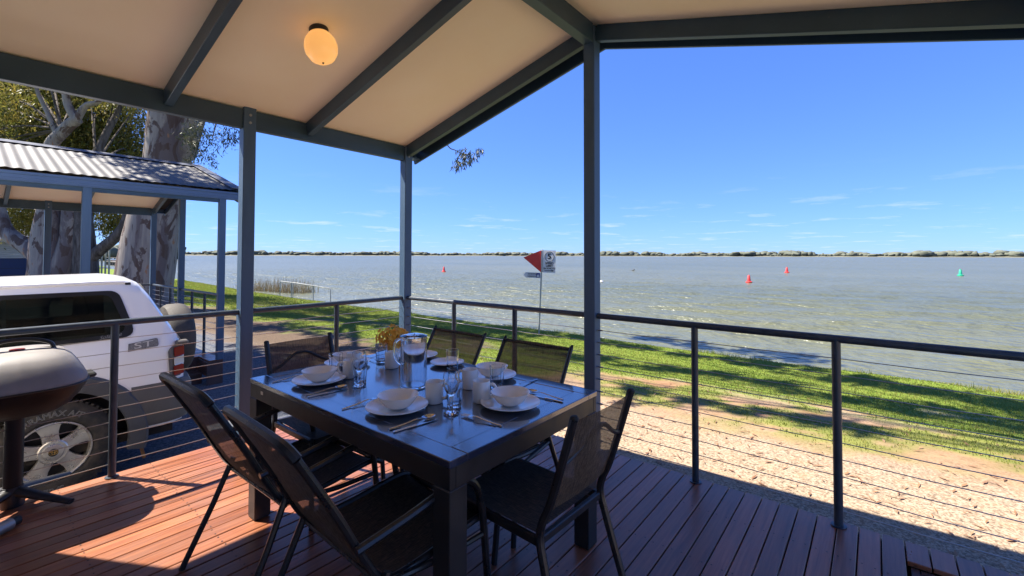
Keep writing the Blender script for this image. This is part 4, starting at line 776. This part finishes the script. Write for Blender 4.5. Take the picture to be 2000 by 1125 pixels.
# tree 4 stands behind the near cabin; its crown overhangs and dapples the lawn
t4 = thing('gum_tree', 'gum tree behind the near cabin whose hanging branch shows beside the gable', 'tree', (-1.75, -10.3, -.58))
limb(t4, rel(t4, [(-1.75, -10.3, -.7), (-1.7, -10.2, 2), (-1.9, -9.6, 5), (-2.1, -8.6, 7.5)]), [.55, .45, .38, .33], 'bark', 'trunk', 16, .04)
limb(t4, rel(t4, [(-2.1, -8.6, 7.4), (.4, -6.2, 9.4), (1.6, -2.5, 10.3), (1.4, 1.2, 10.6), (.8, 4, 10.7)]), [.3, .18, .12, .08, .04])
def sh(x, y, h_): return (x-.594*(h_+.8), y-.335*(h_+.8), h_)
c4 = []
for x, y, rx, ry, n_ in ((-6, 5.6, 1.7, .35, 420), (-3.2, 6.2, 1.6, .4, 460), (-.6, 5.7, 1.5, .40, 480), (2.0, 6.1, 1.6, .42, 560), (4.4, 5.9, 1.4, .5, 560), (6.6, 6.4, 1.6, .5, 520), (-1.6, 8.2, 1.6, .32, 420), (1.2, 8.0, 1.5, .32, 420), (3.6, 7.7, 1.5, .36, 480), (5.8, 7.6, 1.5, .4, 460), (-3.6, 8.5, 1.3, .3, 300), (6.9, 7.9, 1.4, .35, 300), (2.6, 8.7, 1.5, .3, 330), (-1.0, 10.0, 1.4, .4, 420), (1.5, 9.9, 1.3, .4, 420), (1.6, 3.5, .7, .2, 170), (3.2, 3.75, .9, .22, 230), (-5.2, 7.6, 1.3, .3, 260), (-4.2, 2.2, 1.5, .5, 520), (-7.6, 3.1, 1.8, .5, 620), (-5.6, 1.0, 1.6, .5, 520), (-9.5, 2.4, 1.6, .4, 420), (-9, 5.0, 1.8, .35, 420), (-12, 6.6, 2, .35, 420), (-12, 4.2, 2, .4, 460)): c4.append((sh(x, y, 9.6+rng.uniform(-.9, .9)), (rx*1.15, ry*1.25, .45), int(n_*1.7)))
loc_ = [(rel(t4, [c[0]])[0], c[1], c[2]) for c in c4]
for k, c_ in enumerate(loc_): limb(t4, [rel(t4, [(1.4, 1.2, 10.6)])[0], c_[0]], [.04, .015], 'bark', 'limb', 6, .0)
leaves('crown', loc_, .26, .05, 'gum_leaf', t4, .30)
hb = [((-.80, 1.60, 2.86), (.13, .11, .15), 110), ((-.70, 1.68, 2.80), (.10, .09, .13), 90), ((-.86, 1.54, 2.76), (.07, .07, .10), 50), ((-.62, 1.74, 2.92), (.07, .06, .07), 40)]
limb(t4, rel(t4, [(1.4, 1.2, 10.6), (-1.6, 1.3, 10.0), (-2.2, 1.4, 7.0), (-1.35, 1.42, 4.2), (-1.0, 1.45, 3.12), (-.85, 1.55, 2.93), (-.68, 1.68, 2.86)]), [.05, .04, .03, .018, .009, .006, .004], 'bark', 'limb', 6, .0)
leaves('crown', [(rel(t4, [c[0]])[0], c[1], c[2]) for c in hb], .085, .0085, 'gum_leaf_grey', t4, .45, 1.2)

# ------------------------------------------------------------------ shore furniture
sg_ = thing('shore_sign', 'leaning pole with red triangle and 5 knot speed limit sign at the water edge', 'sign', (-4.0, 7.99, -.92)); ln = .045
def SP(x, z): return (x+ln*z, 0)
MB().tube([(0, 0, -.2), (.115, 0, 2.52)], .024, 10).build('pole', 'galvanised', sg_, True)
SK = lambda x, z: (.115+(x-.115)*.95, 2.5+(z-2.5)*.84)
def flat(poly, y0, y1): m_ = MB(); m_.prism([SK(*q) for q in poly], lambda x, z, d: (x, d, z), y0, y1); return m_
flat([(.085, 2.50), (-.50, 2.24), (.075, 1.72)], -.032, -.026).build('red_triangle', 'sign_red', sg_); flat([(.16, 2.50), (.55, 2.49), (.535, 1.70), (.15, 1.715)], -.034, -.028).build('speed_board', 'sign_face', sg_)
MB().box((.085, -.026, 1.85), (.145, .026, 2.5), .003).build('bracket', 'galvanised', sg_)
flat([(.06, 1.70), (-.42, 1.72), (-.50, 1.62), (-.42, 1.52), (.06, 1.51)], -.034, -.028).build('arrow_board', 'sign_face', sg_)
def put(key, cx, cz, sc, y=-.0365, mat='sign_ink', par=sg_): v, f = TXT[key]; return MB().add([(SK(cx+p[0]*sc, 0)[0], y-abs(p[2]), SK(0, cz+p[1]*sc)[1]) for p in v], f).build('lettering', mat, par)
put('five', .35, 2.275, .86); put('lim1', .35, 2.035, 1.15); put('lim2', .35, 1.945, 1.15); put('lim3', .35, 1.855, .95); put('nob', -.19, 1.655, .82); put('swim', -.19, 1.575, .78)
MB().tube([(SK(.35+.145*math.cos(a), 0)[0], -.037, SK(0, 2.275+.165*math.sin(a))[1]) for a in np.linspace(0, 2*math.pi, 33)], .0075, 6, caps=False).build('ring', 'sign_ink', sg_)
flat([(.19, 1.79), (.42, 1.79), (.42, 1.815), (.50, 1.778), (.42, 1.741), (.42, 1.766), (.19, 1.766)], -.0375, -.0355).build('arrow', 'sign_ink', sg_)
flat([(-.075, 1.69), (.04, 1.69), (.04, 1.53), (-.075, 1.53)], -.037, -.0345).build('swimmer_panel', 'sign_blue', sg_); flat([(-.06, 1.55), (.02, 1.55), (.02, 1.60), (-.015, 1.65), (-.04, 1.62)], -.0385, -.0375).build('swimmer_mark', 'sign_face', sg_)
sg_.rotation_euler.z = R(20)
def buoy(label, xy, mat, s_, group):
    b = thing('channel_buoy', label, 'buoy', (*xy, -1.06), 0, group); MB().lathe([(.0, -.1), (.33, -.1), (.35, .12), (.30, .17), (.20, .20), (.12, .86), (.10, .88), (.0, .88)], 20, Matrix.Scale(s_, 4), close=False).build('float_body', mat, b, True); MB().tube([(0, 0, .86*s_), (0, 0, .98*s_)], .03*s_, 8).build('top_mark', mat, b, True)
buoy('largest and nearest red channel buoy right of the tall post', (-5.34, 43.24), 'buoy_red', .78, 'red channel buoys'); buoy('small red channel buoy further out right of the nearest one', (-6.31, 73.35), 'buoy_red', .92, 'red channel buoys'); buoy('small red channel buoy between the corner post and the sign', (-45.97, 42.61), 'buoy_red', .85, 'red channel buoys'); buoy('green channel buoy far out on the right', (12.06, 76.69), 'buoy_green', .92, None)
wb = thing('water_bird', 'small dark bird floating on the lake right of the tall post', 'bird', (-26.86, 66.16, -1.05)); MB().lathe([(.0, -.05), (.14, 0), (.16, .08), (.10, .15), (.0, .17)], 14, Matrix.Scale(1.7, 4, (1, 0, 0)), close=False).build('body', 'sign_ink', wb, True); MB().tube([(.2, 0, .1), (.26, 0, .25), (.34, 0, .28)], [.06, .045, .03], 8).build('neck', 'sign_ink', wb, True)
MB_ = MB().lathe([(.0, -.1), (.16, -.05), (.18, .05), (.1, .15), (.0, .17)], 14, close=False).build('mooring_float', 'clear_lens', None, True, (-16.07, 34.93, -1.05)); tag(MB_, 'small white mooring float on the lake beside the tall post', 'float')
hr = thing('ramp_handrail', 'bent grey tube handrail going down into the water', 'handrail', (-21.4, 8.8, -.95))
for (a, b) in (((0, 0), (2.8, .75)), ((-1.6, .1), (-.45, .3))):
    p = [(a[0], a[1], -.3), (a[0], a[1], .78), (a[0]+.08, a[1]+.02, .84), (b[0]-.08, b[1]-.02, .62 if b[0] > 0 else .8), (b[0], b[1], .54 if b[0] > 0 else .72), (b[0], b[1], -.4)]
    MB().tube(p, .026, 8).build('rail_tube', 'galvanised', hr, True)
MB().tube([(1.6, .43, -.4), (1.6, .43, .73)], .024, 8).build('stanchion', 'galvanised', hr, True)
V = []
for k in range(900):
    c_ = rng.uniform(0, 1); x = -30.3+5.6*c_+rng.normal()*.25; y = 9.9+1.7*c_+rng.normal()*.45; h_ = rng.uniform(.5, 1.15)*(.75 if c_ < .2 else 1); a = rng.uniform(0, 6.28); dx, dy = math.cos(a)*.012, math.sin(a)*.012; lx_, ly_ = rng.normal()*.16, rng.normal()*.16
    V.append([(x-dx, y-dy, -1.2), (x+dx, y+dy, -1.2), (x+lx_, y+ly_, -1.05+h_)])
tag(npmesh('reeds', np.array(V).reshape(-1, 3), np.arange(3*len(V)).reshape(-1, 3), 'reed'), 'clump of dry brown reeds standing in the water at left', 'reeds', kind='stuff')
jt = thing('jetty', 'low wooden jetty far along the left shore', 'jetty', (-139, 20.5, -1.05), R(-3)); MB().box((0, -.8, .75), (21, .8, .95)).build('jetty_deck', 'timber_weathered', jt)
for k in range(7): MB().box((3.4*k, -.75, -.5), (3.4*k+.25, .75, .75)).build('pile', 'timber_weathered', jt)
MB().box((0, -.8, 1.75), (21, -.7, 1.85)).build('handrail', 'timber_weathered', jt)

# ------------------------------------------------------------------ far cabins under the trees
sd = thing('shed', 'shed with navy lower wall and pale cladding above behind the trees', 'building', (-37, 0, -.58)); m = MB(); m.box((-5, -9, 0), (0, .15, 1.75)); m.build('lower_wall', 'navy_cladding', sd)
for k in range(9): MB().box((-4.98, -9, 1.76+.12*k), (-.02+.012*(k % 1), .12, 1.87+.12*k), .006).build('cladding_board', 'pale_cladding', sd)
P = [[(-5.4, y, 2.75), (-2.5, y, 3.75), (.4, y, 2.75)] for y in (-9.3, .5)]; m = MB(); m.grid(P); m.grid([[(p[0], p[1], p[2]+.10) for p in r_] for r_ in P]); m.build('roof', 'navy_cladding', sd); MB().box((.3, -9.3, 2.72), (.42, .5, 2.86)).build('gutter', 'pale_cladding', sd)
for k in range(3): MB().box((.001, -9, .42*k+.30), (.012, .15, .42*k+.32)).build('batten', 'black_trim', sd)
cb = thing('cream_cabin', 'cream cabin with a white posted porch beyond the dark gum', 'building', (-42.4, 3.4, -.6)); MB().box((-6, -3.5, 0), (.0, -.1, 2.35)).build('wall', 'cream_wall', cb); MB().box((-6.3, -3.8, 2.36), (1.6, .5, 2.5)).build('roof', 'pale_cladding', cb)
for k in range(5): MB().box((.15+.3*k, .25+.16*k, 0), (.25+.3*k, .35+.16*k, 2.35)).build('porch_post', 'pale_cladding', cb)
MB().beam((.1, .3, 1.0), (1.5, 1.0, 1.0), .06, .06).build('porch_rail', 'pale_cladding', cb)
